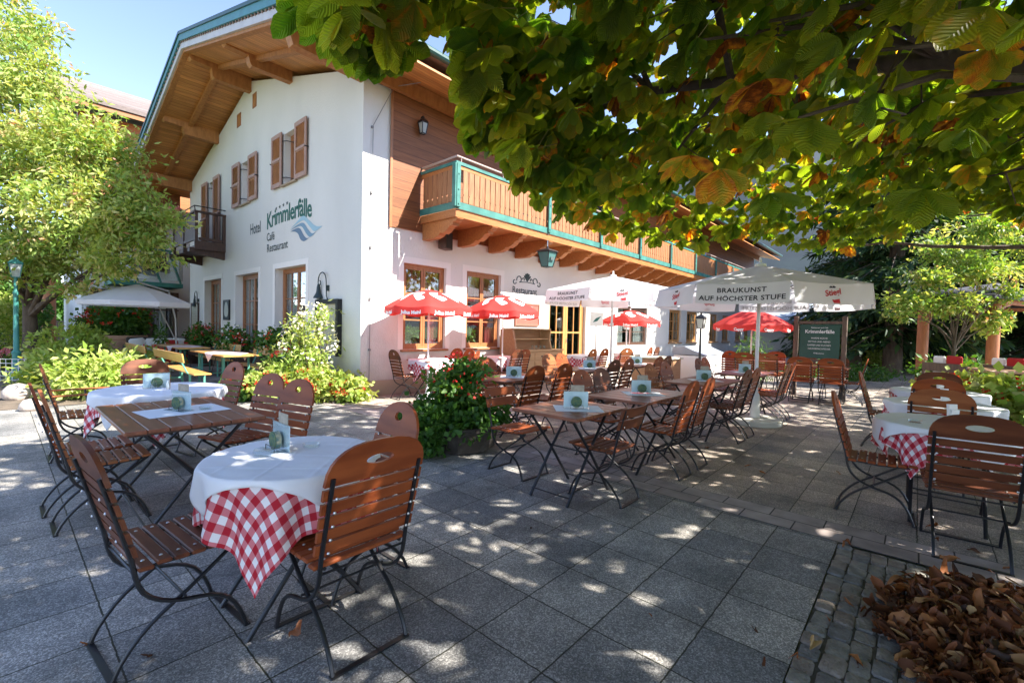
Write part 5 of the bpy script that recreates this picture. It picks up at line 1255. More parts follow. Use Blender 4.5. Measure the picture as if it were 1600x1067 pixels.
cloud('plant', mGreen, [(0, 0, .45, .12, .12, .3)], 90, .2, 5, t, .2)
t = thing('low_table', 'low dark rattan table in front of the sofa', 'table', (3.2, 16.6, 0)); q = MB(); q.box(-.35, .35, -.35, .35, .42, .498, bev=.02); q.build('tabletop', mRattan, t)
for sx in (-1, 1):
    for sy in (-1, 1): q = MB(); q.box(sx*.28-.03, sx*.28+.03, sy*.28-.03, sy*.28+.03, 0, .418); q.build('leg', mRattan, t)
def geraniums(t, lobes, n, nf, seed, leaf=.09, fm=mPetR, fs=.05, gm=mGreen, name='foliage'):
    cloud(name, gm, lobes, n, leaf, seed, t, .9, .6, .4, clump=max(20, n//14), cl_r=leaf*1.1, droop=.15)
    rng = np.random.default_rng(seed+100); lob = np.array(lobes); P = []
    for k in range(nf):
        l_ = lob[rng.integers(len(lob))]; d = randdir(rng, 1)[0]; d[2] = abs(d[2])*.9-.1; P.append(l_[:3]+d*l_[3:]*(1.0+.15*rng.random()))
    P = np.array(P); m = 16; Pp = np.repeat(P, m, 0)+rng.normal(size=(nf*m, 3))*fs*.55
    dr = randdir(rng, nf*m); nr = randdir(rng, nf*m)
    V, Q, A = blades(rng, Pp, dr, nr, np.full(nf*m, fs*.75), np.full(nf*m, fs*.33), rng.random(nf*m), ((0, .4), (.5, 1), (1, .5)), .2)
    npmesh('blossom', V, Q, fm, A, t)
t = thing('terracotta_tub', 'big terracotta tub overflowing with red geraniums beside the lounge corner', 'planter', (*atd(186, 15.2), 0))
q = MB(); q.lathe([(.55, 0), (.62, .1), (.70, .74), (.74, .76), (.74, .88), (.68, .88), (.64, .7), (0, .7)], 32); q.build('pot', mTerra, t, smooth=40)
geraniums(t, [(0, 0, 1.25, .78, .78, .48), (.2, -.15, 1.5, .6, .6, .4)], 3000, 34, 11, .10)
geraniums(thing('geranium_bush', 'red flowering bush crowding the left side of the terracotta tub', 'bush', (*atd(146, 15.0), 0)), [(0, 0, 1.3, .36, .36, .5), (-.1, .1, .7, .4, .4, .5)], 900, 80, 12, .10)
for i, (y0, y1, l) in enumerate(((16.3, 18.0, 'far left'), (13.25, 15.0, 'middle'), (10.42, 12.15, 'near'))):
    t = thing('window_planter', f'geraniums in a planter under the {l} one of the three lower gable windows', 'planter', (WX-.32, (y0+y1)/2, 0), 0, 'planters under the gable windows')
    q = MB(); q.box(-.18, .2, -.75, .75, .30, .62, bev=.02); q.box(-.14, .16, -.6, -.5, 0, .298); q.box(-.14, .16, .5, .6, 0, .298); q.build('box', mBrownD, t)
    geraniums(t, [(.02, 0, .95, .24, .62, .34), (-.04, -.42, .80, .22, .30, .28), (-.04, .42, .85, .22, .30, .26)], 1700, 26, 21+i, .08)
    rng = np.random.default_rng(i); 
    V, Q, A = blades(rng, np.array([0, 0, .95])+randdir(rng, 130)*[.27, .68, .38], randdir(rng, 130), randdir(rng, 130), np.full(130, .045), np.full(130, .02), rng.random(130), ((0, .4), (.5, 1), (1, .5)), .2); npmesh('blossom', V, Q, mPetW if i else mPetP, A, t)
t = thing('balcony_flowers', 'faded pink flowers hanging from the small dark gable balcony', 'flowers', (3.85, 17.9, 4.6)); q = MB(); q.box(-.12, .0, -.5, .5, -.12, .0); q.build('box', mBrownD, t)
cloud('foliage', mLime, [(-.05, 0, .1, .2, .65, .22)], 500, .09, 31, t, .5); geraniums(t, [(-.08, 0, .1, .25, .7, .3)], 60, 40, 33, .08, mPetP, .05)
# the flower bed at the corner of the house
t = thing('white_flower_bush', 'tall airy bush with white flowers and lime leaves at the house corner', 'bush', (4.0, 8.75, 0))
q = MB(); rng = random.Random(5)
for k in range(16):
    a = rng.uniform(0, 6.28); r = rng.uniform(.1, .45); q.tube([(0, 0, 0), (r*.4*math.cos(a), r*.4*math.sin(a), .6), (r*math.cos(a), r*math.sin(a), rng.uniform(1.0, 1.75))], [.012, .008, .003], 4)
q.build('stems', mBark, t)
cloud('foliage', mLime, [(0, 0, .8, .50, .5, .42), (.0, .05, 1.25, .38, .38, .35), (.15, -.1, 1.6, .2, .2, .22), (-.2, .2, .5, .5, .5, .35)], 2600, .10, 41, t, .3, .3, .3, clump=150, cl_r=.10)
rng = np.random.default_rng(4); P = np.concatenate([np.array([0, 0, 1.0])+randdir(rng, 260)*[.5, .5, .62], np.array([.05, 0, 1.55])+randdir(rng, 120)*[.28, .28, .28]])
V, Q, A = blades(rng, P, randdir(rng, 380), randdir(rng, 380), np.full(380, .055), np.full(380, .022), rng.random(380), ((0, .4), (.5, 1), (1, .5)), .2); npmesh('blossom', V, Q, mPetW, A, t)
bed = [(3.75, 8.25, .30, .5, .38, .30), (3.35, 8.7, .28, .45, .45, .28), (4.2, 8.05, .26, .42, .26, .26), (2.95, 9.1, .25, .35, .4, .25), (3.9, 9.3, .55, .45, .5, .4), (4.3, 7.75, .2, .3, .25, .2)]
for i, (lx, ly, lz, ax, ay, azz) in enumerate(bed):
    lab = ['bright leafy flower clump with coral blossoms at the front of the corner bed', 'leafy flower clump with coral blossoms left of the corner bed front', 'leafy clump with orange blossoms touching the corner wall', 'low coral flowers at the left tip of the corner bed', 'red geranium clump behind the white flower bush', 'smallest flower clump at the foot of the building corner'][i]
    t = thing('flower_clump', lab, 'flowers', (lx, ly, 0), 0, 'flower clumps of the corner bed')
    geraniums(t, [(0, 0, lz, ax, ay, azz), (ax*.4, -ay*.3, lz*.7, ax*.6, ay*.6, azz*.7)], 1100, 26 if i != 5 else 10, 50+i, .075, mPetR, .04, mLime if i in (0, 1, 2, 5) else mGreen)
o = MB().lathe([(.0, 0), (.09, .02), (.12, .1), (.08, .17), (0, .19)], 14).build('pale_stone', mStone, None, smooth=60); o.location = (4.62, 7.72, 0); tag(o, 'pale rounded stone lying at the foot of the building corner', 'stone')
# planter in the middle of the terrace
t = thing('bushy_planter', 'wide dark weathered planter with trailing greenery in the middle of the terrace', 'planter', (3.62, 4.0, 0))
q = MB(); q.lathe([(.36, .0), (.40, .02), (.45, .24), (.47, .25), (.47, .30), (.42, .30), (.40, .26), (0, .24)], 8); q.build('pot', mPotD, t)
cloud('trailing_foliage', mGreen, [(-.1, .05, .36, .55, .52, .22), (-.30, .15, .28, .42, .42, .24), (.22, -.1, .40, .34, .34, .16), (-.45, .0, .2, .22, .25, .2)], 5200, .060, 71, t, .95, .7, .35, clump=330, cl_r=.055, tint=(0, .8), droop=.1)
cloud('upright_foliage', mGreen, [(.05, .1, .62, .30, .30, .22), (.12, .05, .85, .27, .27, .16), (-.12, .1, .75, .24, .24, .14)], 2000, .075, 72, t, .6, .3, .3, clump=150, cl_r=.06, tint=(.2, 1))
rng = np.random.default_rng(8); NB = 110; P = np.array([.06, .08, .80])+randdir(rng, NB)*[.36, .36, .30]; V, Q, A = blades(rng, P, randdir(rng, NB), randdir(rng, NB), np.full(NB, .032), np.full(NB, .02), rng.random(NB), ((0, .4), (.5, 1), (1, .5)), .2); npmesh('blossom', V, Q, mPetR, A, t)
# geraniums at the right
t = thing('geranium_planter', 'low planter of coral geraniums with lime leaves behind the right hand tables', 'planter', (8.9, -.75, 0), .4)
q = MB(); q.box(-.9, .9, -.25, .25, 0, .35, bev=.02); q.build('box', mWoodGrey, t)
geraniums(t, [(-.5, 0, .62, .55, .4, .32), (.3, .05, .6, .6, .4, .3), (-1.0, .1, .4, .3, .3, .35), (.9, 0, .5, .35, .35, .3)], 3000, 42, 81, .10, gm=mLime)

# ================================================================== left garden
def bush(name, label, x, y, lobes, n, size, seed, m_, group=None, stems=True, **k):
    t = thing(name, label, 'bush', (x, y, 0), 0, group)
    if stems:
        q = MB(); rg = random.Random(seed)
        for i in range(7): l_ = rg.choice(lobes); q.tube([(rg.uniform(-.1, .1), rg.uniform(-.1, .1), -.02), (l_[0]*.5, l_[1]*.5, l_[2]*.5), (l_[0]*.9, l_[1]*.9, l_[2])], [.03, .02, .008], 5)
        q.build('stems', mBark, t)
    cloud('foliage', m_, lobes, n, size, seed, t, **k); return t
for i, (px, d, sx, sz, l) in enumerate(((150, 8.2, .72, .80, 'nearest bright lime shrub left of the second round table'), (88, 9.2, .6, .62, 'bright lime shrub beside the foot of the green lamp post'), (200, 10.5, .6, .62, 'lime shrub in front of the terracotta tub'), (110, 11.5, .9, 1.15, 'lime shrub behind the others at the left'))):
    x, y = atd(px, d); bush('lime_shrub', l, x, y, [(0, 0, sz*.5, sx*.8, sx*.8, sz*.55), (sx*.4, -.2, sz*.4, sx*.5, sx*.5, sz*.45), (-sx*.4, .2, sz*.35, sx*.5, sx*.5, sz*.4)], 2800, .12, 91+i, mLime, 'lime shrubs in the garden bed', aspect=.5, shell=.6, up=.4, clump=170, cl_r=.12)
x, y = atd(232, 12.6)
geraniums(thing('pink_flower_group', 'coral pink flowers before the terracotta tub', 'flowers', (x, y, 0)), [(0, 0, .3, .45, .45, .4), (.5, -.3, .2, .3, .3, .3)], 420, 46, 96, .08, mPetR, .07, mLime)
for i, (px, d) in enumerate(((-25, 13.5), (20, 17), (-120, 12))):
    x, y = atd(px, d); bush('hedge', ['tall clipped green hedge at the left edge', 'farther clipped hedge piece behind the green lamp post', 'hedge piece outside the left edge'][i], x, y, [(0, 0, .9, 1.0, 1.0, 1.1), (.3, .3, 1.6, .8, .8, .55)], 5200, .10, 111+i, mLime if i != 1 else mGreen, 'hedges at the left', aspect=.6, shell=.85, up=.3)
x, y = atd(12, 12.2); geraniums(thing('pink_heather', 'low reddish plants at the left edge beside the pale stone', 'plants', (x, y, 0)), [(0, 0, .25, .7, .7, .32)], 500, 110, 119, .06, mPetP, .05, mGreen)
for i, (px, d, s, l) in enumerate(((27, 7.8, .20, 'large pale boulder at the edge of the garden bed'), (46, 6.9, .13, 'smaller pale boulder in front of the large one'))):
    x, y = atd(px, d); rg = random.Random(i); q = MB(); q.lathe([(s*.8, 0), (s, s*.3), (s*.95, s*.8), (s*.6, s*1.25), (0, s*1.4)], 12); q.v = [(a*(1+rg.uniform(-.06, .06)), b*(1+rg.uniform(-.06, .06)), c) for a, b, c in q.v]
    o = q.build('boulder', mStone, None, smooth=60); o.location = (x, y, 0); tag(o, l, 'stone', 'pale boulders')
x, y = atd(8, 9.8); t = thing('wire_fence_piece', 'small pale wire grille at the left edge by the boulders', 'fence', (x, y, 0), R_(-45))
q = MB()
for k in range(9): q.tube([(-.5+k*.125, 0, 0), (-.5+k*.125, 0, .5)], .006, 4); 
for k in range(6): q.tube([(-.5, 0, .05+k*.09), (.5, 0, .05+k*.09)], .006, 4)
q.build('grille', mWhiteP, t)
t = thing('timber_fence', 'dark brown board fence behind the left garden', 'fence', (*atd(100, 21), 0), R_(-44)); q = MB()
for k in range(40): q.box(-4.5+k*.23, -4.5+k*.23+.21, -.015, .015, .0, 1.2)
q.build('boards', mBrownD, t); q = MB(); q.box(-4.6, 4.7, -.04, .04, 1.2, 1.26); q.build('rail', mBrownD, t)
t = thing('orange_post', 'round orange brown timber post left of the terracotta tub', 'post', (*atd(76, 19), 0)); q = MB(); q.lathe([(.22, 0), (.22, 3.4)], 18); q.build('shaft', mPost, t, smooth=40); q = MB(); q.box(-.4, .4, -.3, .3, 3.4, 3.6); q.build('capital', mPost, t)

# hotel wing behind on the left
t = thing('hotel_wing', 'rear wing with pale tiled roof, glass balcony and dark glazed doors', 'building')
YW = 21.4
q = MB(); q.box(2.0, 4.6, YW+.6, YW+7, 0, 8.6); q.box(4.6, 30, YW+.6, YW+7, 0, 8.6); q.build('wall', mRock, t)
q = MB(); q.prism([(YW-.5, 8.62), (25.6, 10.85), (25.6, 11.0), (YW-.5, 8.77)], 'x', 1.4, 30); q.prism([(25.6, 10.85), (30, 8.6), (30, 8.75), (25.6, 11.0)], 'x', 1.4, 30); q.build('roof', mTileP, t)
q = MB(); q.prism([(YW-.45, 8.45), (25.6, 10.7), (25.6, 10.84), (YW-.45, 8.6)], 'x', 1.45, 30); q.box(1.9, 30, YW+.3, YW+.58, 5.6, 8.5); q.build('eaves', mSoffitR, t)
q = MB(); q.box(1.6, 4.62, YW-.5, YW+.59, 5.1, 5.3); q.box(1.6, 4.62, YW-.5, YW-.44, 5.3, 6.2); q.build('upper_balcony', mClad, t)
q = MB(); q.box(2.6, 4.62, YW-.9, YW+.59, 2.60, 2.75); q.build('balcony_slab', mTeal, t)
q = MB(); q.box(2.6, 4.62, YW-.88, YW-.86, 2.85, 3.85); q.build('glass_rail', glassmat('balcony_glass', (.75, .82, .82), .35), t)
q = MB()
for x in (2.65, 3.3, 3.95, 4.55): q.tube([(x, YW-.92, 2.75), (x-.35, YW-.92, 3.9)], .035, 6)
q.box(2.6, 4.62, YW-.93, YW-.85, 3.88, 3.94); q.build('railing_frame', mTealL, t)
q = MB(); q.box(2.2, 4.62, YW-.3, YW-.25, 2.05, 2.44); 
for x in (2.25, 2.95, 3.7, 4.45): q.box(x, x+.12, YW-.3, YW-.18, 0, 2.05)
q.box(2.2, 4.62, YW-.28, YW-.2, .55, .62); q.box(2.2, 4.62, YW-.28, YW-.2, 1.75, 1.8); q.build('door_frame', mBrownD, t)
q = MB(); q.box(2.2, 4.62, YW-.15, YW-.14, .0, 2.04); q.build('door_glass', mGlass, t)
q = MB(); q.box(2.2, 4.62, YW+.3, YW+.58, 0, 2.4); q.build('interior', mDark, t)
q = MB()
for x0, x1 in ((2.4, 2.9), (3.1, 3.5), (3.95, 4.3)):
    n = 12; vs = []
    for i in range(n+1): vs += [(x0+(x1-x0)*i/n, YW+.05+.03*math.sin(i*1.7), .3), (x0+(x1-x0)*i/n, YW+.05+.03*math.sin(i*1.7), 2.0)]
    q.add(vs, [(2*i, 2*i+2, 2*i+3, 2*i+1) for i in range(n)])
q.build('curtain', mCurt, t)
q = MB(); q.box(2.5, 3.2, YW+.55, YW+.598, 3.3, 4.9); q.box(3.7, 4.4, YW+.55, YW+.598, 3.3, 4.9); q.build('window', mBrownD, t)

# trees: trunk, limbs, foliage
def tree(name, label, x, y, h_tr, r_tr, lobes, n, size, seed, m_, group=None, limbs=9, **k):
    t = thing(name, label, 'tree', (x, y, 0), 0, group); rg = random.Random(seed); q = MB()
    q.tube([(0, 0, -.1), (.03, .02, h_tr*.4), (.0, -.03, h_tr)], [r_tr*1.3, r_tr, r_tr*.75], 10)
    for i in range(limbs):
        l_ = lobes[i % len(lobes)]; e = Vector((l_[0]+rg.uniform(-.5, .5)*l_[3], l_[1]+rg.uniform(-.5, .5)*l_[4], l_[2]+rg.uniform(-.2, .4)*l_[5])); s0 = Vector((0, 0, h_tr*rg.uniform(.7, 1)))
        m1 = s0.lerp(e, .5)+Vector((rg.uniform(-.3, .3), rg.uniform(-.3, .3), rg.uniform(-.1, .4)))
        q.tube([s0, s0.lerp(m1, .5)+Vector((0, 0, .1)), m1, e], [r_tr*.5, r_tr*.35, r_tr*.22, r_tr*.06], 6)
        for j in range(3):
            b0 = m1.lerp(e, rg.random()*.8); b1 = b0+Vector((rg.uniform(-1, 1), rg.uniform(-1, 1), rg.uniform(-.3, .8)))*l_[3]*.5; q.tube([b0, b0.lerp(b1, .5)+Vector((0, 0, .08)), b1], [r_tr*.16, r_tr*.1, r_tr*.03], 5)
    q.build('trunk', mBark, t, smooth=60)
    cloud('crown', m_, lobes, n, size, seed, t, **k); return t
bx, by = atd(45, 12.2)
def L(px, py, d, r, rz=None):   # lobe seen towards (px, py) at distance d, metres, relative to the trunk
    X, Y = atd(px, d); z = EYE+((493.5+px*.0227)-py)/716*d; return (X-bx, Y-by, z, r, r, rz or r*.8)
lob = [L(30, 400, 11, 1.0), L(120, 330, 10.5, 1.2), L(40, 250, 11, 1.3), L(190, 340, 10.6, .95), L(240, 345, 10.8, .62), L(130, 230, 10.8, 1.15), L(60, 130, 11, 1.0), L(20, 60, 11.3, .8), L(180, 240, 11, .65), L(170, 410, 10.8, .8, .5), L(245, 400, 11, .45, .35),
       L(-60, 300, 11, 1.5), L(-40, 150, 11.5, 1.4), L(100, 390, 11.5, 1.1), L(70, 55, 11.2, .4), L(205, 290, 10.8, .6), L(120, 455, 11, .5, .3), L(-60, 430, 10, .9, .6), L(-30, -20, 11.5, .9)]
tree('pale_maple_tree', 'sunny pale green tree with reddish tips at the left edge', bx, by, 2.0, .16, lob, 46000, .12, 131, mMaple, None, 18, aspect=.42, shell=.35, up=.35, clump=1400, cl_r=.17, droop=.2, tint=(.22, 1))
for i, (px, d, w_, h_) in enumerate(((-60, 30, 4, 7), (40, 34, 3.5, 5), (140, 36, 4, 4.5), (-200, 24, 4, 8))):
    x, y = atd(px, d); tree('garden_tree', ['round leafy tree far behind the left hedge', 'leafy tree above the dark fence', 'low leafy tree right above the dark fence', 'leafy tree outside the left edge'][i], x, y, h_*.35, .2, [(0, 0, h_*.6, w_*.6, w_*.6, h_*.36), (w_*.3, .3, h_*.45, w_*.5, w_*.5, h_*.25), (-w_*.35, 0, h_*.4, w_*.5, w_*.5, h_*.25)], 5000, .35, 151+i, mGreen, 'trees behind the left garden', 6, aspect=.6, shell=.7, clump=260, cl_r=.4)

# ================================================================== right background
def conifer(x, y, h, r, seed, label, low=.12, n=150):
    t = thing('conifer', label, 'tree', (x, y, 0), 0, 'conifers behind the pavilion'); q = MB(); q.tube([(0, 0, -.1), (0, 0, h*.5), (0, 0, h)], [.24*h/9, .16*h/9, .02], 9); q.build('trunk', mBark, t, smooth=60)
    rng = np.random.default_rng(seed); P = []; Dv = []
    q = MB()
    for k in range(n):
        f = low+(1-low)*rng.random()**1.1; a = rng.random()*6.283; ln = r*(1-f)**.7*(.7+.5*rng.random())+.15; z = h*f
        d = np.array([math.cos(a), math.sin(a), -.12]); e = d*ln+np.array([0, 0, -.10*ln*ln]); q.tube([(0, 0, z), tuple(e*.5+np.array([0, 0, z+.03*ln])), (e[0], e[1], z+e[2])], [.03, .018, .006], 4)
        m = int(60*ln/r)+12; s = rng.random(m)**.7; sd = np.array([-d[1], d[0], 0])
        p = s[:, None]*e+np.array([0, 0, z])+sd*((rng.random(m)-.5)*.75*ln*(1-.6*s))[:, None]*.8+np.array([0, 0, -.12])*rng.random(m)[:, None]
        P.append(p); Dv.append(np.repeat([d], m, 0)+rng.normal(size=(m, 3))*.45+sd*np.sign(rng.random(m)-.5)[:, None]*.6-np.array([0, 0, .25]))
    q.build('limbs', mBark, t)
    P = np.concatenate(P); Dv = np.concatenate(Dv); Dv /= np.linalg.norm(Dv, axis=1)[:, None]; N = len(P); nr = np.tile([0, 0, 1.], (N, 1))+rng.normal(size=(N, 3))*.3
    Ln = .20+.22*rng.random(N)
    V, Q, A = blades(rng, P, Dv, nr, Ln*h/9, Ln*.16*h/9, rng.random(N), ((0, .4), (.4, 1), (1, .1)), .25); npmesh('crown', V, Q, mConif, A, t)
for i, (px, d, h, r, l) in enumerate(((1335, 19.5, 11, 3.0, 'dark conifer directly right of the green notice board'), (1395, 17.5, 12, 3.2, 'dark conifer with a thick trunk left of the pavilion'), (1500, 24, 13, 3.6, 'tall dark conifer behind the pavilion'), (1590, 20, 12, 3.4, 'dark conifer at the right edge behind the pavilion'), (1450, 27, 13, 3.6, 'farther conifer between the two pavilion posts'), (1700, 17, 12, 3.5, 'conifer just outside the right edge'), (1300, 27, 8, 2.6, 'distant conifer above the white building roof'), (1350, 24, 12, 3.4, 'conifer filling the gap behind the notice board'), (1430, 22, 12, 3.4, 'conifer directly behind the left pavilion post'), (1650, 24, 13, 3.6, 'tall conifer past the right edge'), (1560, 30, 14, 3.8, 'hindmost conifer at the right'))):
    x, y = atd(px, d); conifer(x, y, h, r, 200+i, l, .10 if i != 1 else .14)
px_, py_ = atd(1490, 11.9)
tree('sunlit_beech', 'sunlit pale green young tree in front of the pavilion', px_, py_, 1.3, .05, [(-.1, .1, 2.3, .8, .8, .4), (.7, -.8, 1.9, .5, .5, .3), (.3, -.4, 3.2, .8, .8, .4), (-.8, .9, 2.35, .55, .55, .25), (-.2, .3, 3.7, .7, .7, .45), (-1.05, 1.1, 2.0, .35, .35, .22), (.9, -1.0, 2.6, .6, .6, .3), (1.5, -1.6, 3.2, .7, .7, .4), (-.55, .6, 2.95, .6, .6, .3), (.5, -.5, 4.3, .8, .8, .5), (1.3, -1.3, 3.9, .7, .7, .4)], 9000, .11, 221, mMaple, None, 16, aspect=.5, shell=.1, up=.3, clump=330, cl_r=.15)
for i, (px, d, w_, h_) in enumerate(((1350, 21, 1.2, 1.0), (1420, 23, 1.5, 1.1), (1530, 24, 1.5, 1.2), (1600, 22, 1.2, 1.1), (1478, 11.3, .5, .9))):
    x, y = atd(px, d); bush('hedge_shrub', ['low sunlit hedge shrub behind the notice board', 'low hedge shrub left of the pavilion', 'low hedge shrub within the pavilion opening', 'low hedge shrub at the right edge', 'leafy shrub hiding the foot of the sunlit young tree'][i], x, y, [(0, 0, h_*.5, w_, w_, h_*.55), (w_*.7, -w_*.6, h_*.45, w_*.8, w_*.8, h_*.5)], 1800, .14, 231+i, mLime if i in (0, 2) else mGreen, 'low hedge on the right', aspect=.55, clump=120, cl_r=.15)
x, y = atd(1180, 12.4); bush('fir_shrub', 'open fir shrub by the wall behind the big umbrella pole', x, y, [(0, 0, .6, .55, .55, .5), (0, 0, 1.0, .3, .3, .35)], 900, .13, 241, mGreen, None, aspect=.2, shell=.3, up=.5, clump=80, cl_r=.09)
for i, (px, d) in enumerate(((1255, 15.2), (1330, 14.4))):
    x, y = atd(px, d); bush('ground_shrub', ['low green ground shrub under the notice board', 'low green ground shrub right of the notice board'][i], x, y, [(0, 0, .22, .9, .6, .28), (.7, -.6, .2, .7, .5, .25)], 1300, .09, 251+i, mGreen, 'ground shrubs by the terrace edge', False, aspect=.6, clump=100, cl_r=.1)
# pavilion
pvx, pvy = atd(1500, 13.2)
t = thing('garden_pavilion', 'open garden pavilion with orange round posts and dark shingle roof', 'pavilion', (pvx, pvy, 0), R_(12))
PP = [(-1.35, 1.2), (1.75, 1.0), (-.9, -1.3), (2.1, -1.8)]
for px, d, l in ((1441, 13.0, 0), (1551, 12.3, 0), (1519, 16.5, 0), (1690, 15.0, 0)):
    x, y = atd(px, d); v = Matrix.Rotation(-R_(12), 4, 'Z') @ Vector((x-pvx, y-pvy, 0)); q = MB(); q.lathe([(.13, 0), (.13, 2.35)], 16, cx=v.x, cy=v.y); q.build('post', mPost, t, smooth=40); PP.append((v.x, v.y))
pp = PP[4:]
q = MB()
for a, b in ((0, 1), (0, 2), (1, 3), (2, 3)): q.tube([(pp[a][0], pp[a][1], 2.42), (pp[b][0], pp[b][1], 2.42)], .085, 4)
q.build('beam', mPost, t)
for (a, b) in ((0, 1), (1, 0), (0, 2), (1, 3)):
    A_, B_ = Vector((*pp[a], 0)), Vector((*pp[b], 0)); d_ = (B_-A_).normalized(); q = MB(); q.tube([A_+d_*(.1+.75*(1-math.cos(f*1.57)))+Vector((0, 0, 1.85+.5*math.sin(f*1.57))) for f in (0, .25, .5, .75, 1)], .05, 5); q.build('brace', mPost, t)
q = MB(); cx = sum(p[0] for p in pp)/4; cy = sum(p[1] for p in pp)/4; o_ = [(cx+(p[0]-cx)*1.35, cy+(p[1]-cy)*1.35) for p in (pp[0], pp[1], pp[3], pp[2])]
for k in range(4):
    a, b = o_[k], o_[(k+1) % 4]; q.add([(a[0], a[1], 2.45), (b[0], b[1], 2.45), (cx, cy, 3.05), (a[0], a[1], 2.53), (b[0], b[1], 2.53), (cx, cy, 3.13)], [(0, 1, 2), (3, 5, 4), (0, 3, 4, 1), (0, 2, 5, 3), (1, 4, 5, 2)])
q.build('roof', mShingle, t)
x, y = atd(1590, 9.8)
t = thing('rustic_picnic_table', 'pale wooden picnic table under the trees at the right edge', 'table', (x, y, 0), .5); q = MB(); q.box(-.5, .6, -.8, .8, .70, .75, bev=.01); q.build('tabletop', mPineD, t)
for sx in (-1, 1):
    for sy in (-1, 1): q = MB(); q.box(sx*.3-.05, sx*.3+.05, sy*.6-.05, sy*.6+.05, 0, .698); q.build('leg', mPineD, t)
for i, (px, d, z, m_) in enumerate(((1585, 10.2, .95, mCushR), (1490, 10.6, .85, mCushR))):
    x, y = atd(px, d); t = thing('cushioned_bench', ['pale wooden bench with a red and white back cushion at the right edge', 'wooden bench end with a red cushion behind the geraniums'][i], 'bench', (x, y, 0), .8); q = MB(); q.box(-.5, .5, -.2, .2, .40, .45); q.box(-.5, .5, .2, .24, .62, .82); q.box(-.5, -.44, -.2, .24, 0, .398); q.box(.44, .5, -.2, .24, 0, .398); q.box(-.5, -.44, .2, .24, .45, .62); q.box(.44, .5, .2, .24, .45, .62); q.build('frame', mWoodGrey, t)
    q = MB(); q.box(-.35, .0, .12, .195, .5, 1.0, bev=.03); q.build('red_cushion', mCushR, t); q = MB(); q.box(.02, .3, .12, .195, .5, .98, bev=.03); q.build('white_cushion', mCush, t)

# neighbouring white building
x, y = atd(1262, 34)
t = thing('white_garage', 'low white neighbouring building with a shallow gable and pale tiled roof', 'building', (x, y, 0), R_(15))
q = MB(); q.box(-5, 5, -4, 9, 0, 2.4); q.prism([(-5, 2.4), (5, 2.4), (0, 4.0)], 'y', -4, 9); q.build('wall', mRock, t)
q = MB(); q.prism([(-6.2, 2.1), (0, 4.1), (0, 4.3), (-6.2, 2.3)], 'y', -5, 9.5); q.prism([(0, 4.1), (6.2, 2.1), (6.2, 2.3), (0, 4.3)], 'y', -5, 9.5); q.build('roof', mTin, t)
q = MB(); q.prism([(-6.25, 2.0), (0, 4.0), (0, 4.22), (-6.25, 2.22)], 'y', -5.15, -5.01); q.prism([(0, 4.0), (6.25, 2.0), (6.25, 2.22), (0, 4.22)], 'y', -5.15, -5.01); q.build('verge_board', mBeam, t)
q = MB(); q.box(-3.5, 1.5, -4.05, -4.002, .1, 2.1); q.build('garage_door', mWoodGrey, t)
# hills
rng = np.random.default_rng(2); V = []; Fq = []; nx, ny = 90, 26
for i in range(nx+1):
    a = math.radians(-75+230*i/nx)
    for j in range(ny+1):
        f = j/ny; r = 420+900*f; bump_ = 1+.35*math.sin(a*3.1+.6)+.2*math.sin(a*7.3)+.08*math.sin(a*19+j*.4)
        right = max(0., math.cos(a-math.radians(8)))
        z = (20+230*right**3)*(math.sin(min(1, f*1.15)*math.pi*.55))*bump_*(1 if j else 0); V.append((r*math.cos(a), r*math.sin(a), z-2+rng.normal()*3*f))
for i in range(nx):
    for j in range(ny): a = i*(ny+1)+j; Fq.append((a, a+1, a+ny+2, a+ny+1))
tag(npmesh('hills', np.array(V), np.array(Fq), mat('haze_blue_wooded_slope', (.003, .012, .022), .95, (.008, .021, .028), .05, .6, .3, obj=False), None, None, True), kind='structure')  # forest slope; distant haze is put into its bluish base colour

# ================================================================== chestnut trees over the terrace
def rim_of(pts):
    th = np.array([p[0] for p in pts]); r = np.array([p[1] for p in pts])
    return lambda a: np.interp(np.mod(a, 2*np.pi), th, r, period=2*np.pi)
CONT = np.array([(300, -300), (395, -150), (420, 10), (440, 75), (480, 85), (540, 150), (580, 145), (600, 70), (640, 45), (690, 90), (710, 225), (760, 270), (800, 320), (850, 350), (900, 372), (960, 392), (1050, 396), (1100, 402), (1150, 390), (1250, 404), (1300, 408), (1340, 404), (1400, 385), (1440, 345), (1480, 345), (1540, 340), (1600, 400), (1700, 410)], float)
EYEV = np.array([0, 0, EYE]); Fv, Rv, Uv = np.array(fw), np.array(rt), np.array(up)
def clear_of_terrace(P, marg=4):
    """the crown is lifted above head height and pruned back along the house side"""
    d = P-EYEV; z = d@Fv; ok = z > .25; zz = np.where(ok, z, 1)
    x = 800+FPX*(d@Rv)/zz; y = 533.5-FPX*(d@Uv)/zz
    lim = np.interp(x-86/zz, CONT[:, 0], CONT[:, 1], left=-400, right=410)-100/zz
    vis = ok & (x > -400) & (x < 1750)
    return ~(vis & (y > lim-marg)) & (np.linalg.norm(d, axis=1) > 1.25)

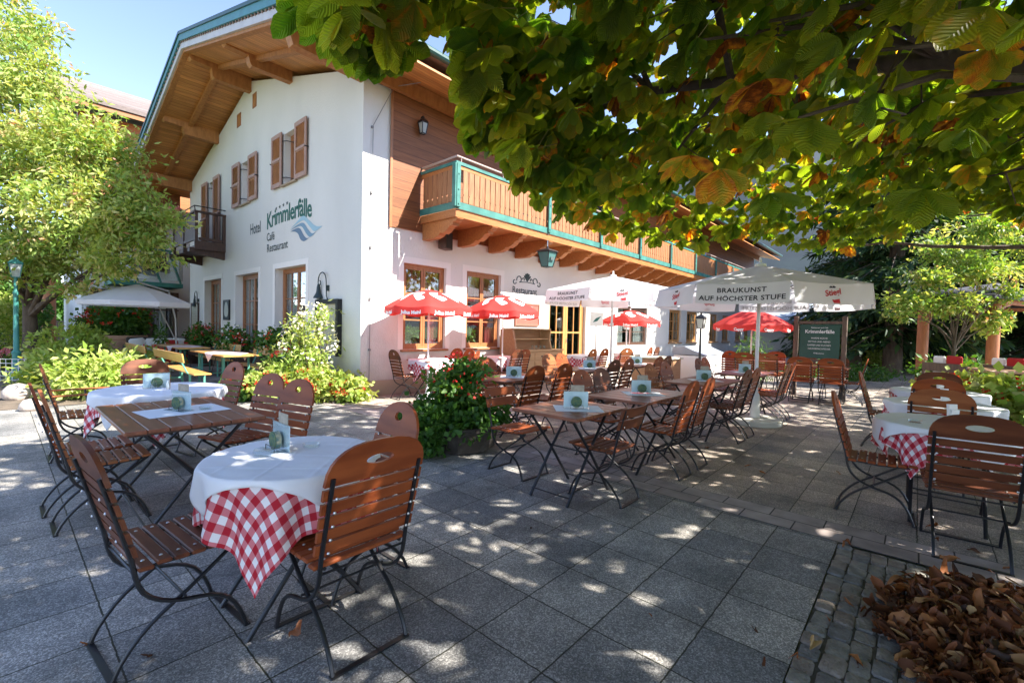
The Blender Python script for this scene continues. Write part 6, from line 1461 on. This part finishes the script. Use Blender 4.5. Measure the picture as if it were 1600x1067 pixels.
def chestnut(name_label, tx, ty, cx, cy, rim, ztop, nclust, seed, near, zlow=2.5, prune=True):
    t = thing('chestnut_tree', name_label, 'tree', (tx, ty, 0), 0, 'horse chestnut trees over the terrace'); rng = np.random.default_rng(seed); rg = random.Random(seed)
    q = MB(); q.tube([(0, 0, -.15), (.02, 0, .4), (.0, .03, 1.4), (.03, .05, 2.5), (.1, .05, 4.2), (.0, .0, ztop*.8)], [.30, .23, .20, .18, .12, .03], 14); 
    q.v = [(x+.012*math.sin(z*7+x*30), y+.012*math.sin(z*9+y*25), z) for x, y, z in q.v]; q.build('trunk', mBark, t, smooth=60)
    tips = []; O = Vector((tx, ty, 0))
    q = MB()
    nl = 11
    for i in range(nl):
        a = 2*math.pi*i/nl+rg.uniform(-.2, .2); R = float(rim(a))*rg.uniform(.78, .95); hi = (i % 3)
        z1 = [3.05, 3.9, 5.3][hi]*1.0; R *= [1, .95, .7][hi]; z1 += rg.uniform(-.15, .35)
        e = Vector((cx+R*math.cos(a), cy+R*math.sin(a), z1)); s0 = O+Vector((0, 0, [2.1, 2.4, 3.0][hi])); m = s0.lerp(e, .5)+Vector((rg.uniform(-.3, .3), rg.uniform(-.3, .3), [.45, .5, .6][hi]))
        pts = [s0]; 
        for k in range(1, 9):
            f = k/8; p = s0*(1-f)**2+m*2*f*(1-f)+e*f*f; pts.append(p+Vector((rg.uniform(-.07, .07), rg.uniform(-.07, .07), rg.uniform(-.05, .05))))
        q.tube([p-O for p in pts], [.055*(1-.85*k/8)+.007 for k in range(9)], 8)
        for k in range(2, 9):
            for j in range(3):
                b0 = pts[k]; an = a+rg.choice((-1, 1))*rg.uniform(.4, 1.5); ln = rg.uniform(.5, 1.5)*(1.15-k/14)
                b2 = b0+Vector((math.cos(an)*ln, math.sin(an)*ln, rg.uniform(-.35, .45))); b1 = b0.lerp(b2, .5)+Vector((rg.uniform(-.1, .1), rg.uniform(-.1, .1), .12))
                P3 = np.array([list(b0), list(b1), list(b2)])
                if prune and not clear_of_terrace(P3, 4).all(): continue
                q.tube([b0-O, b1-O, b2-O], [.022, .015, .006], 5); tips += [b1, b2]
                for u in range(2):
                    c0 = b1.lerp(b2, rg.random()); c1 = c0+Vector((rg.uniform(-.4, .4), rg.uniform(-.4, .4), rg.uniform(-.3, .3)))
                    if prune and not clear_of_terrace(np.array([list(c1)]), 4).all(): continue
                    q.tube([c0-O, c1-O], [.007, .003], 4); tips.append(c1)
    q.build('branches', mBark, t, smooth=60)
    # leaf positions: fill the crown, thicker near its lower and upper skins and near the tips
    n = nclust; P = np.zeros((0, 3)); T = np.array([list(v) for v in tips])
    while len(P) < n:
        m = n; a = rng.random(m)*2*np.pi; R = rim(a); u = np.sqrt(rng.random(m))*.99; x = cx+R*u*np.cos(a); y = cy+R*u*np.sin(a)
        lo = zlow+(1-u**2.2)*.95+.18*np.sin(x*2.1+1)*np.cos(y*1.7); hi = zlow+.7+(ztop-zlow-.7)*np.sqrt(np.clip(1-u**2.4, 0, 1))
        w_ = rng.random(m); z = np.where(w_ < .40, lo+rng.exponential(.38, m), np.where(w_ < .80, hi-rng.exponential(.6, m), lo+(hi-lo)*rng.random(m))); z = np.clip(z, lo, np.maximum(hi, lo+.1))
        Q_ = np.stack([x, y, z], 1)
        k2 = int(m*.22); Q_[:k2] = T[rng.integers(0, len(T), k2)]+rng.normal(size=(k2, 3))*.16
        if prune: Q_ = Q_[clear_of_terrace(Q_)]
        P = np.concatenate([P, Q_])
    P = P[:n]
    if near:      # the low bough that reaches past the viewer towards the house
        m = 900; f = rng.random(m); b = np.stack([.45+2.3*f, 1.62+.62*f, 2.55+.1*f], 1)+rng.normal(size=(m, 3))*[.28, .22, .22]+np.array([0, 0, .35])*rng.random(m)[:, None]
        b = b[clear_of_terrace(b, 6)]; P = np.concatenate([P, b]); n = len(P)
    # each compound leaf: 5 to 7 drooping leaflets fanned from one point
    out = P-np.array([cx, cy, 3.2]); out[:, 2] *= .3; out /= np.linalg.norm(out, axis=1)[:, None]+1e-9
    ax = out*.7+randdir(rng, n)*.7; ax[:, 2] = ax[:, 2]*.5-.25; ax /= np.linalg.norm(ax, axis=1)[:, None]
    nr = np.array([0, 0, 1.])+randdir(rng, n)*.55; sd = np.cross(ax, nr); sd /= np.linalg.norm(sd, axis=1)[:, None]; nr = np.cross(sd, ax)
    size = .115+.095*rng.random(n)**1.3; tint = np.clip(rng.normal(.34, .20, n)+np.where(rng.random(n) < .09, .42, 0), 0, .93)
    prof = ((0, .06), (.22, .42), (.5, .86), (.72, 1.0), (.90, .62), (1, .04)) if near else ((0, .08), (.6, 1), (1, .05))
    VV, QQ, AA = [], [], []; off = 0
    for k, an in enumerate((-1.9, -1.15, -.55, 0, .55, 1.15, 1.9)):
        keep = np.ones(n, bool) if k in (1, 2, 3, 4, 5) else rng.random(n) < .65
        m = keep.sum(); a = an+rng.normal(size=m)*.10; d = ax[keep]*np.cos(a)[:, None]+sd[keep]*np.sin(a)[:, None]-np.array([0, 0, 1])*(.15+.4*rng.random(m))[:, None]; d /= np.linalg.norm(d, axis=1)[:, None]
        s_ = size[keep]*(1.0-.22*abs(an)/1.9*1.5)*(.9+.2*rng.random(m)); nn = nr[keep]+rng.normal(size=(m, 3))*.22
        V, Q, A = blades(rng, P[keep], d, nn, s_, s_*.27*(.85+.3*rng.random(m)), np.clip(tint[keep]+rng.normal(size=m)*.05, 0, .97), prof, .28, .22, .05)
        VV.append(V); QQ.append(Q+off); AA.append(A); off += len(V)
    V = np.concatenate(VV)-np.array([tx, ty, 0]); npmesh('crown', V, np.concatenate(QQ), mChest, np.concatenate(AA), t, near)
    # leaf stalks
    q = MB(); idx = rng.choice(n, min(n, 1500), replace=False)
    for i in idx: p = P[i]; o_ = -ax[i]*.12+np.array([0, 0, .05]); q.tube([tuple(p-np.array([tx, ty, 0])), tuple(p+o_-np.array([tx, ty, 0]))], .0022, 3, cap=False)
    q.build('leaf_stalks', mat('leaf_stalk', (.18, .14, .04), .6), t)
    return t
rimA = rim_of([(0, 5.6), (R_(25), 5.9), (R_(45), 5.7), (R_(62), 5.5), (R_(90), 4.75), (R_(116), 4.7), (R_(130), 4.9), (R_(140), 5.1), (R_(160), 5.4), (R_(200), 5.5), (R_(270), 5.2), (R_(330), 5.4)])
rimB = rim_of([(0, 5), (R_(90), 4.6), (R_(180), 5), (R_(270), 5)])
chestnut('great horse chestnut whose yellowing branches hang over the terrace from the right', 3.2, -1.5, 3.9, -1.6, rimA, 7.5, 14500, 301, True)
chestnut('second horse chestnut farther along, shading the right hand tables', 11.5, -4.2, 11.3, -3.2, rimB, 6.4, 4300, 302, False, 3.0)

# fallen leaves
def dry(n, P, seed, scale=1.):
    rng = np.random.default_rng(seed); d = randdir(rng, n); d[:, 2] = np.abs(d[:, 2])*.35-.1; d /= np.linalg.norm(d, axis=1)[:, None]; nr = np.array([0, 0, 1.])+randdir(rng, n)*.9
    L_ = (.035+.085*rng.random(n)**1.4)*scale
    nr /= np.linalg.norm(nr, axis=1)[:, None]; prof = ((0, .08), (.14, .38), (.3, .75), (.46, 1), (.62, .98), (.76, .8), (.9, .45), (1, .05)); VV, QQ, AA = [], [], []; off = 0
    for g_ in range(6 if n > 5 else 1):       # differently curled batches
        k = slice(g_, None, 6) if n > 5 else slice(None); m = len(P[k])
        V, Q, A = blades(rng, P[k], d[k], nr[k], L_[k], L_[k]*(.12+.16*rng.random(m)), rng.random(m), prof, rng.uniform(-.7, .9), rng.uniform(-1.2, .2), rng.uniform(.6, 2.0))
        V = V.reshape(m, 8, 3, 3); tw = rng.normal(size=(m, 1, 1, 3))*.010*np.sin(np.arange(8)*rng.uniform(.5, 1.2)+1)[None, :, None, None]; V = (V+tw+rng.normal(size=V.shape)*.0022*scale).reshape(-1, 3)
        VV.append(V); QQ.append(Q+off); AA.append(A); off += len(V)
    return np.concatenate(VV), np.concatenate(QQ), np.concatenate(AA)
rng = np.random.default_rng(9); VV, QQ, AA = [], [], []; off = 0
for b in range(16):
    n = 1150; x = rng.uniform(1.15, 3.8, n); y = rng.uniform(-2.9, .16, n); lim_ = np.minimum(.15-.43*(2.93-x), .15-.30*(x-2.93))-.05*np.sin(x*9)**2
    ok = (np.hypot(x-3.2, y+1.5) > .27) & (x < 3.72+.06*np.sin(y*9)) & (y < lim_); x, y, lim_ = x[ok], y[ok], lim_[ok]; n = len(x)
    edge = np.clip(np.minimum(3.78-x, lim_-y+.03), 0, .35)/.35; z = .012+edge*(.01+.065*rng.random(n))
    V, Q, A = dry(n, np.stack([x, y, z], 1), 400+b); VV.append(V); QQ.append(Q+off); AA.append(A); off += len(V)
V = np.concatenate(VV); V[:, 2] = np.maximum(V[:, 2], -.02+.004)
tag(npmesh('leaf_litter', V, np.concatenate(QQ), mLitter, np.concatenate(AA), None, True), 'heap of curled brown chestnut leaves in the tree pit', 'fallen leaves', None, 'stuff')
n = 90; P = np.stack([rng.uniform(1.6, 4.6, n), rng.uniform(-2.2, .34, n), np.full(n, .012)], 1); far = rng.random(n) < .18; P[far, 0] = rng.uniform(.2, 6, far.sum()); P[far, 1] = rng.uniform(.4, 3.2, far.sum())
V, Q, A = dry(n, P, 610, .7); V[:, 2] = np.maximum(V[:, 2], .006); tag(npmesh('scattered_leaves', V, Q, mLitter, A, None, True), 'loose brown leaves and bits blown over the stones round the tree pit', 'fallen leaves', None, 'stuff')
spots = [(2.93, .17, 'on the cobbles left of the leaf heap'), (.52, 1.28, 'near the bottom edge, below the nearest round table'), (.86, 2.05, 'in the sun patch under the nearest round table'), (.26, 2.24, 'by the rear foot of the nearest left chair'), (3.95, -.15, 'on the clinker band near the large right chair'), (4.12, -.45, 'under the large right chair'), (4.55, -.1, 'beneath the nearest right hand table'), (5.1, 1.1, 'on the open slabs near the middle row')]
for i, (x, y, l) in enumerate(spots):
    V, Q, A = dry(1, np.array([[0, 0, .012]]), 500+i, .8); V[:, 2] = np.maximum(V[:, 2], .005); o = npmesh('fallen_leaf', V, Q, mLitter, A, None, True); o.location = (x, y, 0); tag(o, 'single curled brown leaf '+l, 'leaf', 'single fallen leaves')
